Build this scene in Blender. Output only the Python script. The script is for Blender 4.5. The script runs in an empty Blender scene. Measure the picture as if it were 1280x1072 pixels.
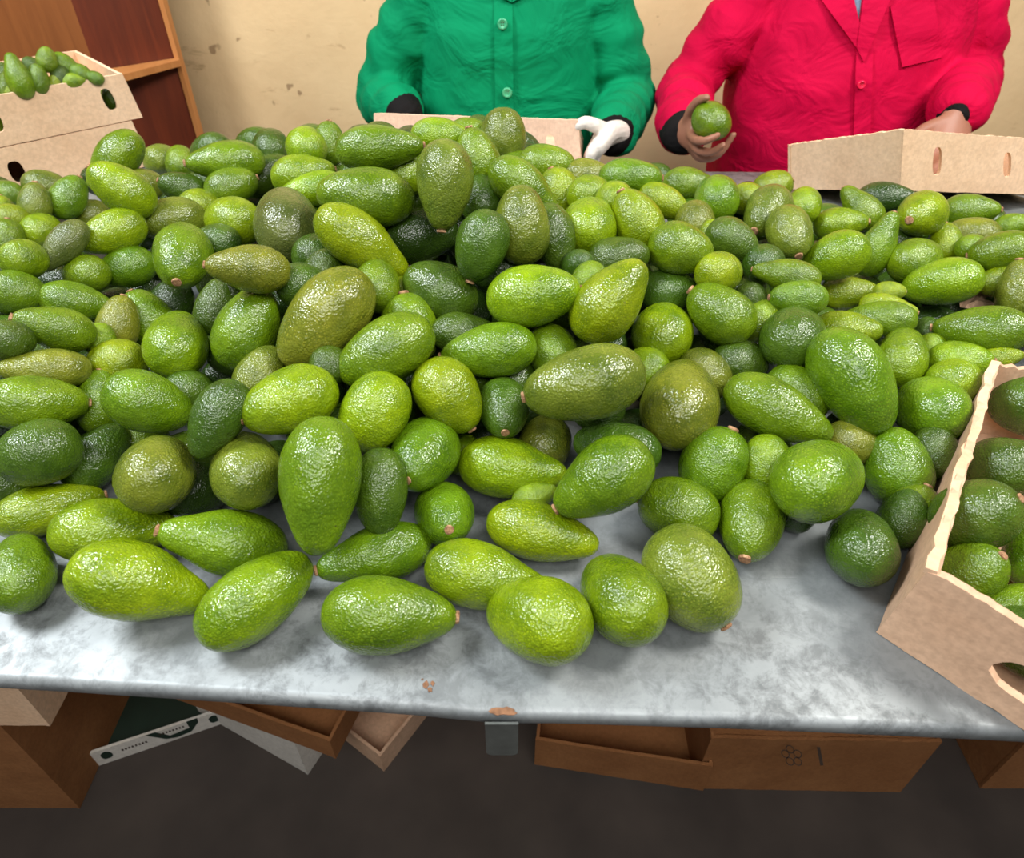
import bpy, bmesh, math, random
from mathutils import Vector, Matrix, noise as mnoise
random.seed(7)
S = bpy.context.scene
COL = S.collection

# ---------------------------------------------------------------- camera, world, lights, exposure
PITCH = math.radians(38.0)
FPX = 851.0                       # focal length in pixels of the 1280 px wide frame
CAMZ = 1.5
TZ = 0.95                         # table top height
cam = bpy.data.cameras.new('camera'); camo = bpy.data.objects.new('camera', cam); COL.objects.link(camo)
camo.location = (0, 0, CAMZ); camo.rotation_euler = (math.radians(90) - PITCH, 0, 0)
cam.sensor_width = 36.0; cam.sensor_fit = 'HORIZONTAL'; cam.lens = 36.0 * FPX / 1280.0
cam.shift_y = -56.0 / 1280.0
cam.clip_start = 0.02
cam.dof.use_dof = True; cam.dof.focus_distance = 0.78; cam.dof.aperture_fstop = 8.0
S.camera = camo

W = bpy.data.worlds.new('world'); S.world = W; W.use_nodes = True
bgn = W.node_tree.nodes['Background']
bgn.inputs[0].default_value = (0.93, 0.96, 1.0, 1); bgn.inputs[1].default_value = 0.12

def area_light(name, loc, target, sx, sy, power, col):
    d = bpy.data.lights.new(name, 'AREA'); d.shape = 'RECTANGLE'; d.size = sx; d.size_y = sy; d.energy = power; d.color = col
    o = bpy.data.objects.new(name, d); COL.objects.link(o); o.location = loc
    o.rotation_euler = (Vector(target) - Vector(loc)).to_track_quat('-Z', 'Y').to_euler()
    return o
area_light('left_skylight', (-1.7, 0.7, 3.05), (0, 1.0, 1.0), 0.75, 0.95, 78, (0.93, 0.97, 1.0))
area_light('right_skylight', (1.5, 0.55, 3.05), (0.1, 1.0, 1.0), 0.65, 0.8, 62, (1.0, 0.97, 0.92))
area_light('front_fill', (0.0, -1.3, 3.5), (0.1, 1.8, 1.0), 2.6, 1.2, 72, (1.0, 0.98, 0.96))  # added fill lamp high behind the camera, brightens the fronts
S.view_settings.view_transform = 'Standard'; S.view_settings.look = 'None'
S.view_settings.gamma = 1.0; S.view_settings.use_curve_mapping = False
S.view_settings.exposure = 0.12

# ---------------------------------------------------------------- helpers
cP, sP = math.cos(PITCH), math.sin(PITCH)
def at_h(px, py, h):              # point where the sight line of a photo pixel crosses height h
    v = (py - 480) / FPX; z = (CAMZ - h) / (sP + v * cP)
    return Vector(((px - 640) / FPX * z, z * (cP - v * sP), h))
def at_y(px, py, Y):              # same, at forward distance Y
    v = (py - 480) / FPX; z = Y / (cP - v * sP)
    return Vector(((px - 640) / FPX * z, Y, CAMZ - z * (sP + v * cP)))
def lin(r, g, b):
    f = lambda c: (c / 255 / 12.92) if c / 255 <= 0.04045 else ((c / 255 + 0.055) / 1.055) ** 2.4
    return (f(r), f(g), f(b), 1)
def tag(o, label=None, cat=None, group=None, kind=None):
    if label: o['label'] = label
    if cat: o['category'] = cat
    if group: o['group'] = group
    if kind: o['kind'] = kind
    return o
def empty(name, loc=(0, 0, 0)):
    o = bpy.data.objects.new(name, None); COL.objects.link(o); o.location = loc; o.empty_display_size = 0.05
    return o
def link_mesh(name, bm, mat, parent=None, smooth=False, recalc=True):
    if recalc: bmesh.ops.recalc_face_normals(bm, faces=bm.faces)
    me = bpy.data.meshes.new(name); bm.to_mesh(me); bm.free()
    if smooth:
        for p in me.polygons: p.use_smooth = True
    if mat: me.materials.append(mat)
    o = bpy.data.objects.new(name, me); COL.objects.link(o)
    if parent:
        o.parent = parent; o.matrix_parent_inverse = Matrix.Translation(-Vector(parent.location))
    return o
def mat(name, base, rough=0.5, metal=0.0, **k):
    m = bpy.data.materials.new(name); m.use_nodes = True
    b = m.node_tree.nodes['Principled BSDF']
    b.inputs['Base Color'].default_value = base; b.inputs['Roughness'].default_value = rough; b.inputs['Metallic'].default_value = metal
    return m, m.node_tree.nodes, m.node_tree.links, b
def nz(N, L, scale, detail=3, rough=0.5, vec=None, dist=0.0):
    n = N.new('ShaderNodeTexNoise'); n.inputs['Scale'].default_value = scale; n.inputs['Detail'].default_value = detail
    n.inputs['Roughness'].default_value = rough; n.inputs['Distortion'].default_value = dist
    if vec: L.new(vec, n.inputs['Vector'])
    return n.outputs['Fac']
def ramp(N, L, src, stops):
    r = N.new('ShaderNodeValToRGB'); e = r.color_ramp.elements
    while len(e) < len(stops): e.new(0.5)
    for i, (p, c) in enumerate(stops):
        e[i].position = p; e[i].color = c if len(c) == 4 else (*c, 1)
    L.new(src, r.inputs[0]); return r.outputs[0]
def g1(v): return (v, v, v, 1)
def mix(N, L, fac, a, b, mode='MIX'):
    m = N.new('ShaderNodeMix'); m.data_type = 'RGBA'; m.blend_type = mode
    for sock, v in ((0, fac), (6, a), (7, b)):
        if hasattr(v, 'links') or hasattr(v, 'is_linked'): L.new(v, m.inputs[sock])
        else: m.inputs[sock].default_value = v
    return m.outputs[2]
def bump(N, L, b, h, strength, dist, prev=None):
    n = N.new('ShaderNodeBump'); n.inputs['Strength'].default_value = strength; n.inputs['Distance'].default_value = dist
    L.new(h, n.inputs['Height'])
    if prev is not None: L.new(prev, n.inputs['Normal'])
    L.new(n.outputs[0], b.inputs['Normal']); return n.outputs[0]
def objco(N, L, scale=(1, 1, 1), rot=(0, 0, 0)):
    t = N.new('ShaderNodeTexCoord'); m = N.new('ShaderNodeMapping'); m.inputs['Scale'].default_value = scale; m.inputs['Rotation'].default_value = rot
    L.new(t.outputs['Object'], m.inputs['Vector']); return m.outputs[0]

# ---------------------------------------------------------------- materials
def make_skin(fixed=None):
    m, N, L, b = mat('avocado_skin', (0.1, 0.2, 0.02, 1), 0.3)
    oi = N.new('ShaderNodeObjectInfo')
    tc = N.new('ShaderNodeTexCoord'); add = N.new('ShaderNodeVectorMath'); add.operation = 'ADD'
    rn = N.new('ShaderNodeMath'); rn.operation = 'MULTIPLY'; rn.inputs[1].default_value = 37.0; L.new(oi.outputs['Random'], rn.inputs[0])
    L.new(tc.outputs['Object'], add.inputs[0]); L.new(rn.outputs[0], add.inputs[1])
    mp = N.new('ShaderNodeMapping'); mp.inputs['Scale'].default_value = (1, 1, 1.5); L.new(add.outputs[0], mp.inputs[0]); v = mp.outputs[0]
    # pale lenticel dots
    vo = N.new('ShaderNodeTexVoronoi'); vo.inputs['Scale'].default_value = 30; L.new(v, vo.inputs['Vector'])
    dots = ramp(N, L, vo.outputs['Distance'], [(0.0, g1(1)), (0.22, g1(0.75)), (0.42, g1(0))])
    patch = ramp(N, L, nz(N, L, 3.0, 2, 0.5, v), [(0.35, g1(0.15)), (0.7, g1(0.8))])
    df = mix(N, L, 1.0, dots, patch, 'MULTIPLY')
    big = nz(N, L, 2.2, 3, 0.6, v)
    base = oi.outputs['Color']
    if fixed:
        rg = N.new('ShaderNodeRGB'); rg.outputs[0].default_value = fixed; base = rg.outputs[0]
        mp.inputs['Scale'].default_value = (16, 16, 16)
    dark = mix(N, L, 1.0, base, (0.56, 0.62, 0.5, 1), 'MULTIPLY')
    lite = mix(N, L, 1.0, base, (1.3, 1.18, 1.1, 1), 'MULTIPLY')
    c = mix(N, L, ramp(N, L, big, [(0.3, g1(0)), (0.7, g1(1))]), dark, lite)
    spk = mix(N, L, 1.0, base, (2.1, 1.7, 1.9, 1), 'MULTIPLY')
    c = mix(N, L, df, c, spk)
    fine = ramp(N, L, nz(N, L, 55, 2, 0.6, v), [(0.35, g1(0.78)), (0.65, g1(1.12))])
    c = mix(N, L, 0.8, c, mix(N, L, 1.0, c, fine, 'MULTIPLY'))
    # brown scuffs
    sc = ramp(N, L, nz(N, L, 4.5, 5, 0.7, v, 0.6), [(0.70, g1(0)), (0.76, g1(0.75))])
    c = mix(N, L, sc, c, (0.12, 0.09, 0.035, 1))
    sp = ramp(N, L, nz(N, L, 16, 2, 0.5, v), [(0.76, g1(0)), (0.80, g1(0.8))])
    c = mix(N, L, sp, c, (0.05, 0.04, 0.015, 1))
    L.new(c, b.inputs['Base Color'])
    rr = ramp(N, L, nz(N, L, 5, 3, 0.5, v), [(0.3, g1(0.15)), (0.75, g1(0.30))]); L.new(rr, b.inputs['Roughness'])
    b.inputs['Specular IOR Level'].default_value = 0.62
    n1 = bump(N, L, b, nz(N, L, 8, 3, 0.5, v), 1.0, 0.0015)
    n2 = bump(N, L, b, vo.outputs['Distance'], 1.0, 0.0005, n1)
    n3 = bump(N, L, b, nz(N, L, 24, 2, 0.6, v), 1.0, 0.0005, n2)
    return m
def make_stem():
    m, N, L, b = mat('avocado_stem', lin(172, 112, 70), 0.8)
    v = objco(N, L)
    c = ramp(N, L, nz(N, L, 260, 3, 0.6, v), [(0.3, lin(104, 70, 46)), (0.55, lin(168, 126, 90)), (0.8, lin(206, 170, 134))])
    L.new(c, b.inputs['Base Color']); bump(N, L, b, nz(N, L, 400, 2, 0.5, v), 0.5, 0.002); return m
def make_card(name, c0, c1, print_=False):
    m, N, L, b = mat(name, c0, 0.85)
    v = objco(N, L); n1 = nz(N, L, 9, 5, 0.6, v)
    c = ramp(N, L, n1, [(0.3, c0), (0.7, c1)])
    fl = ramp(N, L, nz(N, L, 140, 2, 0.6, v), [(0.35, g1(0.9)), (0.65, g1(1.05))])
    c = mix(N, L, 1.0, c, fl, 'MULTIPLY'); L.new(c, b.inputs['Base Color'])
    wv = N.new('ShaderNodeTexWave'); wv.inputs['Scale'].default_value = 60; wv.inputs['Distortion'].default_value = 0.6; L.new(v, wv.inputs['Vector'])
    p = bump(N, L, b, wv.outputs['Fac'], 0.06, 0.002); bump(N, L, b, nz(N, L, 22, 4, 0.6, v), 0.22, 0.01, p)
    b.inputs['Specular IOR Level'].default_value = 0.2
    return m
def make_metal():
    m, N, L, b = mat('galvanised_sheet', (0.5, 0.52, 0.54, 1), 0.4, 0.35)
    v = objco(N, L)
    a = nz(N, L, 4.5, 6, 0.65, v, 0.4); bb = nz(N, L, 46, 6, 0.75, v, 0.3)
    c = ramp(N, L, a, [(0.30, lin(98, 102, 103)), (0.46, lin(130, 135, 136)), (0.62, lin(150, 155, 156))])
    st = ramp(N, L, bb, [(0.38, g1(0.5)), (0.56, g1(1.0))])
    pm = ramp(N, L, nz(N, L, 3.3, 3, 0.5, v), [(0.40, g1(0.15)), (0.58, g1(0.95))])
    c = mix(N, L, pm, c, mix(N, L, 1.0, c, st, 'MULTIPLY'))
    scr = ramp(N, L, nz(N, L, 6, 4, 0.7, objco(N, L, (1.2, 26, 1), (0, 0, 0.5))), [(0.70, g1(0)), (0.76, g1(0.35))])
    c = mix(N, L, scr, c, lin(225, 228, 230)); L.new(c, b.inputs['Base Color'])
    r = ramp(N, L, bb, [(0.3, g1(0.58)), (0.7, g1(0.42))]); L.new(r, b.inputs['Roughness'])
    bump(N, L, b, nz(N, L, 3.5, 3, 0.5, v), 0.25, 0.02)
    return m
def make_wall():
    m, N, L, b = mat('cream_painted_wall', lin(222, 190, 142), 0.75)
    v = objco(N, L); a = nz(N, L, 1.6, 5, 0.6, v)
    c = ramp(N, L, a, [(0.3, lin(216, 182, 134)), (0.7, lin(238, 208, 160))])
    sc = ramp(N, L, nz(N, L, 5, 6, 0.72, objco(N, L, (1, 1, 3.4)), 0.5), [(0.62, g1(0)), (0.72, g1(0.5))])
    c = mix(N, L, sc, c, lin(140, 100, 60))
    dt = ramp(N, L, nz(N, L, 17, 2, 0.5, v), [(0.71, g1(0)), (0.75, g1(0.6))])
    c = mix(N, L, dt, c, lin(110, 74, 42)); L.new(c, b.inputs['Base Color'])
    bump(N, L, b, nz(N, L, 7, 6, 0.65, v), 0.35, 0.015); return m
def make_wood(name, c0, c1, stretch=(14, 14, 1.2)):
    m, N, L, b = mat(name, c0, 0.5); v = objco(N, L, stretch)
    c = ramp(N, L, nz(N, L, 2.0, 5, 0.65, v, 0.8), [(0.3, c0), (0.7, c1)]); L.new(c, b.inputs['Base Color']); return m
def make_cloth(name, c, rough=0.8, sheen=0.0):
    m, N, L, b = mat(name, c, rough); v = objco(N, L)
    a = ramp(N, L, nz(N, L, 6, 3, 0.5, v), [(0.3, g1(0.86)), (0.7, g1(1.06))])
    L.new(mix(N, L, 1.0, c, a, 'MULTIPLY'), b.inputs['Base Color'])
    p = bump(N, L, b, nz(N, L, 9, 3, 0.55, objco(N, L, (1, 1, 1.3)), 0.8), 0.5, 0.03)
    wv = nz(N, L, 500, 1, 0.5, v); bump(N, L, b, wv, 0.15, 0.001, p)
    b.inputs['Sheen Weight'].default_value = sheen; b.inputs['Specular IOR Level'].default_value = 0.12
    return m
def make_plain(name, c, rough=0.6, metal=0.0, ns=30, amt=0.12):
    m, N, L, b = mat(name, c, rough, metal); v = objco(N, L)
    a = ramp(N, L, nz(N, L, ns, 3, 0.5, v), [(0.3, g1(1 - amt)), (0.7, g1(1 + amt))])
    L.new(mix(N, L, 1.0, c, a, 'MULTIPLY'), b.inputs['Base Color']); return m

M = dict(
    skin=make_skin(), skin_inner=make_skin(lin(74, 106, 20)), stem=make_stem(),
    card=make_card('cardboard', lin(196, 158, 128), lin(212, 176, 146)),
    card_pale=make_card('pale_cardboard', lin(226, 186, 158), lin(238, 200, 172)),
    card_tan=make_card('tan_cardboard', lin(222, 184, 148), lin(236, 202, 168)),
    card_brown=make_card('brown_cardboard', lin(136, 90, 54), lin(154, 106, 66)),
    card_edge=make_card('torn_cardboard_edge', lin(205, 165, 130), lin(228, 192, 160)),
    print_white=make_card('white_printed_card', lin(205, 200, 190), lin(215, 210, 200)),
    metal=make_metal(), wall=make_wall(),
    red_wood=make_wood('red_brown_wood', lin(84, 30, 10), lin(110, 44, 16)),
    brown_wood=make_wood('brown_plywood', lin(120, 68, 28), lin(142, 84, 38)),
    edge_wood=make_wood('light_wood_edge', lin(176, 112, 58), lin(198, 136, 78)),
    green=make_cloth('green_cotton', lin(0, 130, 84)), red=make_cloth('crimson_cotton', lin(188, 0, 56)),
    black=make_cloth('black_knit', lin(22, 20, 20)), navy=make_cloth('dark_trousers', lin(40, 38, 46)),
    shirt=make_cloth('grey_blue_shirt', lin(110, 128, 150)),
    glove=make_cloth('white_glove', lin(232, 222, 212), 0.6), body=make_plain('brown_skin', lin(150, 100, 78), 0.5, amt=0.05),
    hair=make_plain('black_hair', lin(20, 16, 14), 0.7), eye=make_plain('eye_white', lin(230, 226, 220), 0.3),
    lips=make_plain('lips', lin(120, 62, 56), 0.5),
     gbutton=make_plain('green_button', lin(70, 165, 120), 0.25), rbutton=make_plain('red_button', lin(225, 30, 70), 0.25),
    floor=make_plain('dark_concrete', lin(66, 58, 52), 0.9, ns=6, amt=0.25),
    tab=make_plain('dull_steel', lin(88, 92, 89), 0.45, 0.2, 60, 0.2), dark=make_plain('dark_steel', lin(60, 62, 62), 0.5, 0.6), rust=make_plain('rust_patch', lin(124, 88, 62), 0.9, ns=180, amt=0.4),
    dgreen=make_plain('dark_green_print', lin(24, 44, 34), 0.6), ink=make_plain('dark_ink', lin(58, 44, 34), 0.8),
    paper=make_card('crumpled_paper', lin(150, 120, 96), lin(176, 146, 120)),
)

# ---------------------------------------------------------------- structure
def box_bm(bm, lo, hi):
    r = bmesh.ops.create_cube(bm, size=1.0)
    for v in r['verts']:
        v.co = Vector([lo[i] + (v.co[i] + 0.5) * (hi[i] - lo[i]) for i in range(3)])
    return r['verts']
def beam(bm, p, q, w, d):        # square bar between two points
    p, q = Vector(p), Vector(q); a = (q - p).normalized()
    u = a.cross(Vector((0, 0, 1)));  u = Vector((1, 0, 0)) if u.length < 1e-3 else u.normalized(); n = a.cross(u)
    vs = []
    for c in (p, q):
        for s1, s2 in ((-1, -1), (1, -1), (1, 1), (-1, 1)): vs.append(bm.verts.new(c + u * s1 * w / 2 + n * s2 * d / 2))
    for f in ((0, 1, 2, 3), (7, 6, 5, 4), (0, 4, 5, 1), (1, 5, 6, 2), (2, 6, 7, 3), (3, 7, 4, 0)): bm.faces.new([vs[i] for i in f])
b = bmesh.new(); box_bm(b, (-4, -2.5, -0.1), (4, 2.5, 0)); tag(link_mesh('floor', b, M['floor']), kind='structure')
b = bmesh.new(); box_bm(b, (-4, 2.5, 0), (4, 2.62, 2.9)); tag(link_mesh('wall_back', b, M['wall']), kind='structure')

# ---------------------------------------------------------------- packing table
near = [(-0.0, 850), (100, 856), (200, 862.5), (300, 869), (420, 877), (520, 884), (590, 891), (628, 894), (690, 894), (800, 897), (900, 900), (1000, 904), (1100, 908.5), (1200, 913), (1280, 917)]
npts = [at_h(x, y, TZ) for x, y in near]
npts = [npts[0] + Vector((-1.25, 0.07, 0)), npts[0] + Vector((-0.5, 0.03, 0))] + npts + [npts[-1] + Vector((0.5, -0.03, 0)), npts[-1] + Vector((1.2, -0.07, 0))]
table = empty('packing_table', (0, 0.9, 0))
tag(table, 'long packing table with a stained grey sheet metal top under the avocado heap', 'table')
def far_y(x): return 1.472 - 0.027 * x
b = bmesh.new(); rows = []
for p in npts:
    prof = [(far_y(p.x) - p.y, -0.03), (far_y(p.x) - p.y, -0.002), (far_y(p.x) - p.y - 0.003, 0)]
    for k in range(1, 10): prof.append(((far_y(p.x) - p.y) * (1 - k / 10), 0))
    for k in range(0, 7):
        a = k / 6 * math.pi * 0.5; prof.append((0.008 * (1 - math.sin(a)), 0.008 * (math.cos(a) - 1)))
    prof += [(0.0, -0.013), (0.003, -0.016), (0.009, -0.014)]
    rows.append([b.verts.new((p.x, p.y + y, TZ + z)) for y, z in prof])
for r0, r1 in zip(rows, rows[1:]):
    for i in range(len(r0) - 1): b.faces.new((r0[i], r0[i + 1], r1[i + 1], r1[i]))
top = link_mesh('table_top', b, M['metal'], table, smooth=True)
for x0, y0 in ((-1.55, 0.42), (-1.5, 1.38), (0.0, 1.38), (1.5, 0.36), (1.5, 1.38)):
    if True:
        b = bmesh.new(); box_bm(b, (x0 - 0.02, y0 - 0.02, 0), (x0 + 0.02, y0 + 0.02, TZ - 0.03)); link_mesh('leg', b, M['dark'], table)
for y0 in (0.40, 1.38):
    b = bmesh.new(); box_bm(b, (-1.6, y0 - 0.015, TZ - 0.06), (1.55, y0 + 0.015, TZ - 0.031)); link_mesh('rail', b, M['dark'], table)
# hanging metal tab with worn rust patch on the front lip
tp = at_h(627, 895, TZ)
b = bmesh.new(); out = []
hw, hh, rr_ = 0.0135, 0.055, 0.006
for cx, cz, a0 in ((hw - rr_, -hh + rr_, -90), (-hw + rr_, -hh + rr_, 180)):
    for k in range(6):
        a = math.radians(a0 + k * 18) if a0 == -90 else math.radians(180 + k * 18)
        out.append((cx + rr_ * math.cos(a), cz + rr_ * math.sin(a)))
o1 = sorted([p for p in out if p[0] > 0], key=lambda p: p[1]); o2 = sorted([p for p in out if p[0] <= 0], key=lambda p: -p[1])
out = [(hw, 0.0)] + o1[::-1] + o2[::-1] + [(-hw, 0.0)]
vs = [b.verts.new((tp.x + x, tp.y - 0.0025, TZ - 0.004 + z)) for x, z in out]; fc = b.faces.new(vs)
e = bmesh.ops.extrude_face_region(b, geom=[fc]); bmesh.ops.translate(b, vec=(0, -0.002, 0), verts=[v for v in e['geom'] if isinstance(v, bmesh.types.BMVert)])
link_mesh('hanging_tab', b, M['tab'], table)
def decal(name, center, u, v, pts, m, parent, lift, th=0.0006):
    b = bmesh.new(); n = u.cross(v).normalized()
    vs = [b.verts.new(center + u * x + v * y + n * lift) for x, y in pts]; f = b.faces.new(vs)
    e = bmesh.ops.extrude_face_region(b, geom=[f]); bmesh.ops.translate(b, vec=n * th, verts=[q for q in e['geom'] if isinstance(q, bmesh.types.BMVert)])
    return link_mesh(name, b, m, parent)
def blob(rx, ry, n=14, jit=0.25, seed=1):
    r = random.Random(seed); return [(rx * (1 + r.uniform(-jit, jit)) * math.cos(2 * math.pi * k / n), ry * (1 + r.uniform(-jit, jit)) * math.sin(2 * math.pi * k / n)) for k in range(n)]
X_, Y_, Z_ = Vector((1, 0, 0)), Vector((0, 1, 0)), Vector((0, 0, 1))
decal('rust_patch', at_h(629, 889, TZ) , X_, Y_, blob(0.011, 0.0035, 16, 0.3, 3), M['rust'], table, 0.0002, 0.0005)
for i, (x, y, a, c_) in enumerate(((532, 856, 4, 5), (537, 862, 3, 3.4), (541, 854, 2.5, 3), (528, 849, 1.6, 1.4))):
    decal('rust_patch', at_h(x, y, TZ), X_, Y_, blob(a / 1500, c_ / 1500, 9, 0.45, 10 + i), M['rust'], table, 0.0002, 0.0005)
# support the left stack stands on, behind the table
sb = empty('side_bench', (-1.45, 1.78, 0)); tag(sb, 'rough wooden bench under the stacked cartons behind the table', 'bench')
b = bmesh.new(); box_bm(b, (-1.95, 1.535, TZ - 0.03), (-1.12, 1.95, TZ)); link_mesh('bench_top', b, M['brown_wood'], sb)
for x0 in (-1.9, -1.17):
    for y0 in (1.58, 1.90):
        b = bmesh.new(); box_bm(b, (x0 - 0.025, y0 - 0.025, 0), (x0 + 0.025, y0 + 0.025, TZ - 0.031)); link_mesh('leg', b, M['brown_wood'], sb)

# ---------------------------------------------------------------- cartons
def wall_panel(name, p00, p10, p11, p01, outn, th, m, parent, holes=(), ragged=0.0, seed=0, nseg=18):
    """panel spanned by bottom p00-p10, top p01-p11, oval holes (u, v, half width, half height) in 0..1 units"""
    r = random.Random(seed); b = bmesh.new(); out = []
    for i in range(nseg + 1): out.append((i / nseg, r.uniform(-0.4, 0.4) * ragged * (0 < i < nseg)))
    for i in range(nseg * 2 + 1): out.append((1 - i / (nseg * 2), 1 + r.uniform(-1, 0.7) * ragged))
    def pos(u, v):
        q = (p00 * (1 - u) + p10 * u) * (1 - v) + (p01 * (1 - u) + p11 * u) * v
        bow = 4 * u * (1 - u) * v * ragged * 0.06
        return q + outn * bow
    vs = [b.verts.new(pos(*p)) for p in out]; ed = [b.edges.new((vs[i], vs[(i + 1) % len(vs)])) for i in range(len(vs))]
    for hu, hv, a, c_ in holes:
        hs = []
        for k in range(20):
            t = 2 * math.pi * k / 20; x, y = math.cos(t), math.sin(t)
            x = math.copysign(abs(x) ** 0.75, x); y = math.copysign(abs(y) ** 0.75, y); j = 1 + r.uniform(-1, 1) * ragged
            hs.append(b.verts.new(pos(hu + a * x * j, hv + c_ * y * j)))
        ed += [b.edges.new((hs[i], hs[(i + 1) % 20])) for i in range(20)]
    res = bmesh.ops.triangle_fill(b, use_beauty=True, edges=ed)
    fs = [g for g in res['geom'] if isinstance(g, bmesh.types.BMFace)]
    e = bmesh.ops.extrude_face_region(b, geom=fs)
    bmesh.ops.translate(b, vec=-outn * th, verts=[q for q in e['geom'] if isinstance(q, bmesh.types.BMVert)])
    return link_mesh(name, b, m, parent)
def carton(name, bot, top, m, th=0.006, holes={}, ragged=0.02, label='', group=None, cat='carton', inner=None, parts=True, lid=False, edge=None):
    """bot / top: four corners each, anticlockwise seen from above"""
    bot = [Vector(p) for p in bot]; top = [Vector(p) for p in top]
    cen = sum(bot, Vector()) / 4; o = empty(name, cen); tag(o, label, cat, group)
    for i in range(4):
        j = (i + 1) % 4; n = (bot[j] - bot[i]).cross(top[i] - bot[i]).normalized()
        a0, a1, t0, t1 = bot[i], bot[j], top[i], top[j]
        if i % 2:                     # side walls sit just inside the end walls
            e_ = (a1 - a0).normalized() * 0.003; a0, t0, a1, t1 = a0 + e_ - n * 0.0008, t0 + e_ - n * 0.0008, a1 - e_ - n * 0.0008, t1 - e_ - n * 0.0008
        w = wall_panel('side_panel', a0, a1, t1, t0, n, th, m, o, holes.get(i, ()), ragged, i + 3)
    for nm, P, off in (('bottom_panel', bot, 0.0005),) + ((('lid', top, -0.009),) if lid else ()):
        b = bmesh.new(); c2 = sum(P, Vector()) / 4; lo = []; 
        for p in P: q = c2 + (p - c2) * (0.986 if nm == 'lid' else 0.975); lo.append(b.verts.new(q + Z_ * off))
        f = b.faces.new(lo); e = bmesh.ops.extrude_face_region(b, geom=[f]); bmesh.ops.translate(b, vec=(0, 0, 0.004), verts=[q for q in e['geom'] if isinstance(q, bmesh.types.BMVert)])
        link_mesh(nm, b, inner or m, o)
    return o
def rect(p, u, a, bln, h):       # corner p, direction u, length a along u, b to its left
    u = Vector((u[0], u[1], 0)).normalized(); v = Vector((-u.y, u.x, 0)); p = Vector(p); p.z = h
    return [p, p + u * a, p + u * a + v * bln, p + v * bln]

# front right carton (racked footprint, torn rim)
A = at_h(1095, 790, TZ + 0.001); Bf = Vector((0.536, 0.618, A.z)); Cf = A + Vector((0.205, -0.215, 0)) * 0.84; Df = Vector((0.755, 0.545, A.z))
At = at_h(1160, 713, TZ + 0.098); Bt = at_h(1240, 452, TZ + 0.1); Ct = Cf + Vector((0.012, -0.006, 0.098)); Dt = Df + Vector((0.01, 0.01, 0.1))
front_carton = carton('open_carton', [A, Cf, Df, Bf], [At, Ct, Dt, Bt], M['card'], 0.0075, {0: [(0.43, 0.46, 0.135, 0.2)], 2: [(0.35, 0.5, 0.08, 0.16)]}, 0.03,
    'torn open cardboard carton of avocados standing at the table front right corner', None)
b = bmesh.new(); n = 26; rv = random.Random(5)      # torn double rim of the left wall
nrm = Vector((-(Bt - At).y, (Bt - At).x, 0)).normalized()
prev = None
for i in range(n + 1):
    t = i / n; c0 = At.lerp(Bt, t) + nrm * rv.uniform(-0.0015, 0.0015) - nrm * 0.0; w = 0.0038 + rv.uniform(-0.0008, 0.0012); z = rv.uniform(-0.001, 0.003)
    cur = [b.verts.new(c0 + nrm * (w * 0.5) + Z_ * (z - 0.006)), b.verts.new(c0 + nrm * (w * 0.5) + Z_ * z), b.verts.new(c0 - nrm * (w + 0.002) + Z_ * (z + 0.001)), b.verts.new(c0 - nrm * (w + 0.002) + Z_ * (z - 0.007))]
    if prev:
        for k in range(4): b.faces.new((prev[k], prev[(k + 1) % 4], cur[(k + 1) % 4], cur[k]))
    else: b.faces.new(cur)
    prev = cur
b.faces.new(prev); link_mesh('torn_rim', b, M['card_edge'], front_carton)

# worker cartons
gb0 = [at_h(468, 203, TZ + 0.006), at_h(728, 212, TZ + 0.006)]
u = gb0[1] - gb0[0]; gbot = rect(gb0[0], (u.x, u.y), u.length, 0.20, TZ + 0.006)
gtop = [at_y(467, 141, gb0[0].y + 0.002), at_y(722, 151, gb0[1].y + 0.002)]
gtop[0].z = gtop[1].z = (gtop[0].z + gtop[1].z) / 2
dv = gbot[3] - gbot[0] + Vector((0, 0, -0.062)); gtop = [gtop[0], gtop[1], gtop[1] + dv, gtop[0] + dv]
green_box = carton('packing_carton', gbot, gtop, M['card_pale'], 0.006, {0: [(0.16, 0.5, 0.022, 0.19), (0.86, 0.5, 0.022, 0.19)]}, 0.008,
    'pinkish cardboard carton held by the worker in the green coat', 'cartons being packed by the workers')
# red worker's carton: near corner raised a little
K = at_h(1125, 238, TZ + 0.078); Lf = at_h(985, 237, TZ + 0.006); Rt = at_h(1280, 243, TZ + 0.036)
e1 = (Rt - K).normalized(); Rr = K + e1 * 0.40
Kt = at_y(1130, 162, K.y + 0.004); Lt = at_y(985, 181, Lf.y + 0.004); Rrt = Rr + (at_y(1280, 173, Rt.y + 0.004) - Rt)
Bk = Lf + (Rr - K) * 0.92 + Vector((0, 0.04, 0)); Bkt = Bk + Vector((0, 0, 0.09))
red_box = carton('packing_carton', [K, Rr, Bk, Lf], [Kt, Rrt, Bkt, Lt], M['card_tan'], 0.006, {0: [(0.205, 0.52, 0.026, 0.24), (0.64, 0.52, 0.026, 0.22)]}, 0.012,
    'tan cardboard carton tilted in front of the worker in the crimson coat', 'cartons being packed by the workers')
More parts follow.
